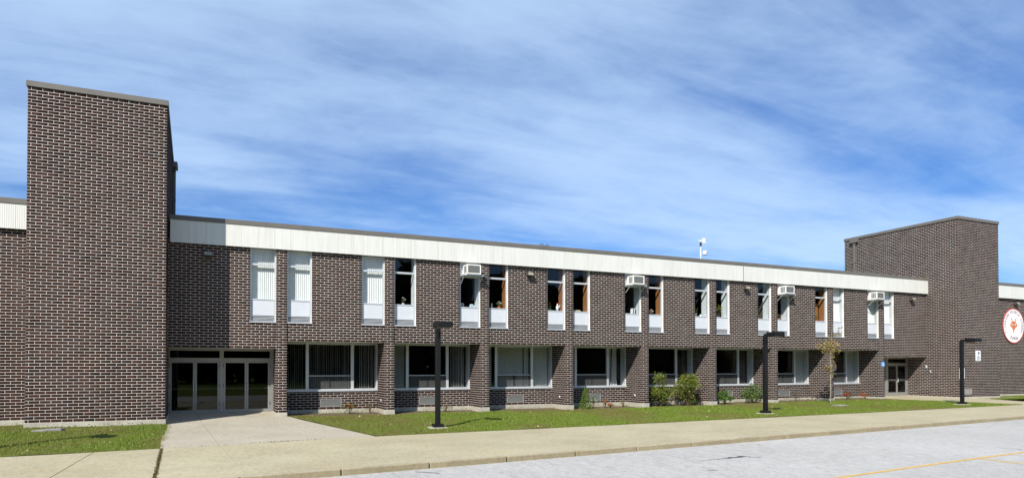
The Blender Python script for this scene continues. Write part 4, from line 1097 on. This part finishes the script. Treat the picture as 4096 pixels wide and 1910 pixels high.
# small cone conifer
x, y, z = gp(2342, 1629, .12); H = 1.08
t = thing('cone_conifer', (x, y, z), 'small bright green cone-shaped conifer against the school wall', 'conifer')
MB().tube([(x, y, z - .05), (x, y, z + H * .9)], [.03, .008], 6).build('trunk', 'bark', t)
b = MB()
for _ in range(2600):
    u = random.random() ** 1.35; a = random.uniform(0, 6.283); lob = 1 + .16 * math.sin(a * 5 + u * 21) + .1 * math.sin(a * 9 - u * 33)
    rr = .31 * (1 - u) ** .8 * lob * (.55 + .45 * random.random() ** .4); b.leaves([(x + rr * math.cos(a), y + rr * math.sin(a), z + .04 + H * u)], .05, .1, .4, .45)
b.build('foliage', 'leaf_cedar', t)
# sapling with sparse autumn leaves
p = on_ground(3322, 1614); x, y, z = p
t = thing('sapling_tree', (x, y, z), 'thin young tree with sparse yellow leaves on the lawn near the far entrance', 'tree')
b = MB(); b.tube([(x, y, z - .05), (x + .02, y, z + 1.2), (x + .06, y + .02, z + 2.6), (x + .10, y, z + 3.6), (x + .22, y, z + 4.3)], [.032, .026, .018, .010, .004], 7)
b.build('trunk', 'pale_bark', t)
br = MB(); lp = []
for q in range(16):
    h0 = random.uniform(1.15, 3.5); a = random.uniform(0, 6.283); L = random.uniform(.35, .85) * (1.0 if h0 > 2.2 else .6)
    s0 = (x + .02 + .02 * h0, y, z + h0); tip = (s0[0] + L * .7 * math.cos(a), s0[1] + L * .7 * math.sin(a), s0[2] + L * .85)
    br.tube([s0, ((s0[0] + tip[0]) / 2, (s0[1] + tip[1]) / 2, (s0[2] + tip[2]) / 2 - .04), tip], [.012, .008, .003], 5)
    for _ in range(26 if h0 > 2.2 else 12):
        u = random.uniform(.2, 1.05); lp.append((s0[0] + (tip[0] - s0[0]) * u + random.gauss(0, .07), s0[1] + (tip[1] - s0[1]) * u + random.gauss(0, .07), s0[2] + (tip[2] - s0[2]) * u + random.gauss(0, .07) - .03))
for _ in range(260): lp.append((x - .12 + random.gauss(0, .30), y + random.gauss(0, .25), z + 3.05 + random.gauss(0, .20)))
br.build('limb', 'pale_bark', t); MB().leaves(lp, .105, .5, .4, .6).build('crown', 'leaf_autumn', t)
# memorial plate and flat stone
p = on_ground(3361, 1622)
t = thing('ground_plaque', tuple(p), 'flat grey plaque lying in the grass beside the young tree', 'plaque')
MB().prism([(p.x - .34, p.y - .26), (p.x + .30, p.y - .30), (p.x + .34, p.y + .24), (p.x - .30, p.y + .28)], p.z - .05, p.z + .05).build('slab', 'stone', t, bevel=.015)
MB().box(p.x - .2, p.x + .2, p.y - .15, p.y + .15, p.z + .051, p.z + .058).build('plate', 'aluminium', t)
p = on_ground(192, 1722); x, y, z = p
t = thing('flat_stone', tuple(p), 'pale flat stone slab at the foot of the tall brick tower', 'stone')
MB().prism([(x - .42, y - .10), (x - .1, y - .18), (x + .36, y - .12), (x + .44, y + .06), (x + .1, y + .17), (x - .36, y + .10)], z - .05, lambda a_, c_: z + .06 + .02 * math.sin(a_ * 5)).build('slab', 'stone', t, bevel=.02)
# weeds on the roof edge
for px_, py_, h_, lb in ((2180, 985, .14, 'small weed growing on the roof edge above the fourth window pair'), (3690, 1106, .16, 'dry weeds on the roof edge by the far tower')):
    p = on_y(px_, py_, .1)
    shrub('roof_weed', (p.x, .1, 7.495), h_, .55, lb, 'weed', 'leaf_dry', 60, .05, 4)

# ------------------------------------------------------------------ things on the upper sills
SZL = 4.48
def pot(name, x, label, potmat, leafm, nleaf, spread, hp=.12, rp=.075, flower=None, nf=0, y=.42, lh=.22):
    t = thing(name, (x, y, SZL), label, 'potted plant', 'potted plants on the upper window sills')
    MB().lathe((x, y, SZL), [(rp * .7, 0), (rp, hp * .85), (rp * 1.1, hp * .86), (rp * 1.1, hp), (rp * .9, hp), (rp * .88, hp - .02)], 12).build('pot', potmat, t)
    st = MB()
    for q in range(5):
        a = q * 1.26; st.tube([(x, y, SZL + hp - .02), (x + spread * .5 * math.cos(a), y + spread * .4 * math.sin(a), SZL + hp + lh * .8)], [.005, .003], 4)
    st.build('stem', 'bark', t)
    if nleaf: MB().leaves(blob_pts(nleaf, (x, y, SZL + hp + lh * .5), spread, spread * .7, lh * .55, 8, .5, SZL + hp), .06, .5).build('foliage', leafm, t)
    if flower: MB().leaves(blob_pts(nf * 6, (x, y, SZL + hp + lh * .65), spread, spread * .7, lh * .5, nf, .12, SZL + hp), .05, .6, .3, .9).build('flower', flower, t)
def U(k, s_, u): return upx[(k, s_)] + u * .95
pot('flower_pot', U(1, 'R', .5), 'white pot of cream flowers in the dark window beside the second pier', 'white_ceramic', 'leaf_green', 20, .11, .10, .055, 'petal_white', 8)
pot('flower_pot', U(2, 'R', .70), 'terracotta pot of white flowers right of the first air conditioner', 'terracotta', 'leaf_green', 40, .15, .13, .085, 'petal_white', 14)
pot('flower_pot', U(3, 'L', .30), 'dark green pot with red blooms in the upper window left of the fourth pier', 'pot_green', 'leaf_green', 70, .13, .13, .10, 'petal_red', 8, lh=.30)
pot('flower_pot', U(4, 'R', .38), 'spreading pink and white bouquet in the window right of the fifth pier', 'pot_dark', 'leaf_green', 30, .26, .06, .08, 'petal_pink', 30, lh=.20)
pot('flower_pot', U(5, 'L', .28), 'grey planter with a leafy plant left of the sixth pier', 'vent_grey', 'leaf_green', 60, .13, .20, .13, 'petal_pink', 3, lh=.34)
pot('flower_pot', U(5, 'R', .50), 'large bushy plant with a white bloom right of the sixth pier', 'pot_dark', 'leaf_shrub', 170, .25, .16, .12, 'petal_white', 2, lh=.46)
pot('flower_pot', U(6, 'L', .28), 'terracotta pot with a white-topped plant left of the seventh pier', 'terracotta', 'leaf_green', 50, .12, .14, .11, 'petal_white', 3, lh=.32)
pot('flower_pot', U(6, 'R', .18), 'small orange pot under the third air conditioner, left of a bigger pot', 'terracotta', 'leaf_dry', 20, .06, .13, .08, lh=.1)
pot('flower_pot', U(6, 'R', .55), 'brown pot with dry leaves under the third air conditioner', 'wood_brown', 'leaf_dry', 50, .12, .14, .09, lh=.18)
pot('flower_pot', U(7, 'L', .52), 'small potted cactus before the brown cabinet left of the eighth pier', 'terracotta', 'leaf_shrub', 40, .08, .12, .08, lh=.22)
def sill_box(name, x, wd, dp, hh, mat, label, cat, extra=None, y=.40):
    t = thing(name, (x, y, SZL), label, cat)
    MB().box(x - wd / 2, x + wd / 2, y - dp / 2, y + dp / 2, SZL + .001, SZL + hh).build('body', mat, t, bevel=.004)
    if extra: extra(t, x, y, wd, hh, dp)
def facing(mat, f0=.2, f1=.8):
    def e(t, x, y, wd, hh, dp): MB().box(x - wd * .4, x + wd * .4, y - dp / 2 - .004, y - dp / 2 - .001, SZL + hh * f0, SZL + hh * f1).build('picture', mat, t)
    return e
sill_box('greeting_card', U(2, 'L', .22), .17, .03, .20, 'sign_white', 'white picture card at the left of the first air conditioner window', 'card', facing('sign_grey'))
sill_box('greeting_card', U(2, 'L', .70), .14, .10, .17, 'sign_white', 'white box card at the right of the first air conditioner window', 'card', facing('paper_blue'))
sill_box('tissue_box', U(2, 'L', .84), .12, .08, .13, 'paper_blue', 'small blue box at the right end of the first air conditioner window', 'box', facing('sign_white', .5, .8))
sill_box('storage_box', U(3, 'R', .36), .46, .16, .10, 'cardboard', 'long beige box lying on the sill right of the fourth pier', 'box', facing('wood_brown', .2, .4))
sill_box('radio', U(3, 'R', .24), .16, .10, .19, 'pot_dark', 'small dark radio behind the long beige box', 'radio', facing('vent_grey'), y=.54)
for q in range(4): sill_box('book', U(4, 'L', .66) + q * .055, .044, .16, .30 - .02 * (q % 2), 'sign_white' if q % 2 == 0 else 'pot_dark', '%s book from the left in the row of four below the second air conditioner' % ORD[q], 'book', lambda t, x, y, wd, hh, dp: MB().box(x - wd * .3, x + wd * .3, y - dp / 2 - .003, y - dp / 2 - .001, SZL + .04, SZL + .07).build('spine_band', 'sign_grey', t))
sill_box('cabinet', U(7, 'L', .62), .34, .08, 1.05, 'wood_brown', 'tall brown wooden cabinet panel behind the window left of the eighth pier', 'cabinet', facing('lining_wood', .1, .95), y=.58)
sill_box('paper_sheet', U(7, 'L', .15), .22, .03, .30, 'sign_white', 'white printed paper beside the brown cabinet left of the eighth pier', 'paper', facing('paper_blue', .3, .7))
# figurines
t = thing('candle_figurine', (U(2, 'R', .30), .40, SZL), 'slim white figurine on the sill right of the first air conditioner', 'figurine')
MB().lathe((U(2, 'R', .30), .40, SZL), [(.045, 0), (.05, .02), (.022, .05), (.03, .12), (.035, .16), (.018, .19), (.028, .22), (.024, .25), (.004, .27)], 10).build('body', 'white_ceramic', t, smooth=True)
xr_ = U(3, 'L', .76)
t = thing('rooster_figurine', (xr_, .40, SZL), 'white rooster figurine with a red comb left of the fourth pier', 'figurine')
b = MB(); b.lathe((xr_, .40, SZL), [(.05, 0), (.03, .05), (.06, .10), (.085, .16), (.07, .23), (.04, .28), (.042, .32), (.03, .36), (.005, .38)], 10, 1.0, .7)
b.extrude_xz([(xr_ + .05, SZL + .15), (xr_ + .15, SZL + .27), (xr_ + .13, SZL + .33), (xr_ + .07, SZL + .22)], .385, .415); b.build('body', 'white_ceramic', t)
MB().extrude_xz([(xr_ - .04, SZL + .36), (xr_ - .02, SZL + .42), (xr_ + .01, SZL + .39), (xr_ + .03, SZL + .42), (xr_ + .05, SZL + .36)], .39, .41).build('comb', 'petal_red', t)
xm = U(5, 'L', .68)
t = thing('mug', (xm, .38, SZL), 'white mug on the sill beside the grey planter', 'mug')
MB().lathe((xm, .38, SZL), [(.05, 0), (.06, .02), (.06, .14), (.05, .14), (.045, .02)], 12).build('body', 'white_ceramic', t)
MB().tube([(xm + .055, .38, SZL + .12), (xm + .10, .38, SZL + .10), (xm + .10, .38, SZL + .05), (xm + .055, .38, SZL + .03)], .009, 5).build('handle', 'white_ceramic', t)
# jars on the ground-floor sill above the orange flowers
for q in range(4):
    xj = RK(3) + 3.02 + q * .16; hj = (.15, .22, .24, .32)[q]
    t = thing('jar', (xj, YR + .34, .83), '%s white jar from the left on the ground-floor sill above the orange flowers' % ORD[q], 'jar', 'jars on the ground-floor sill')
    MB().lathe((xj, YR + .34, .83), [(.05, 0), (.055, .01), (.055, hj * .8), (.035, hj * .9), (.035, hj)], 10).build('body', 'white_ceramic', t)
    MB().lathe((xj, YR + .34, .83 + hj), [(.038, .001), (.038, .03)], 10).build('lid', 'cardboard', t)
# thermostat notice taped inside the last ground-floor window
xn = RK(7) + 1.9
t = thing('window_notice', (xn, YR + .13, 1.75), 'white notice taped inside the last ground-floor window', 'notice')
MB().box(xn - .14, xn + .14, YR + .125, YR + .129, 1.60, 1.95).build('sheet', 'sign_white', t)
MB().box(xn - .10, xn + .10, YR + .121, YR + .1245, 1.66, 1.86).build('print', 'vent_grey', t)

for o in bpy.data.objects:
    if '_w' in o: del o['_w']
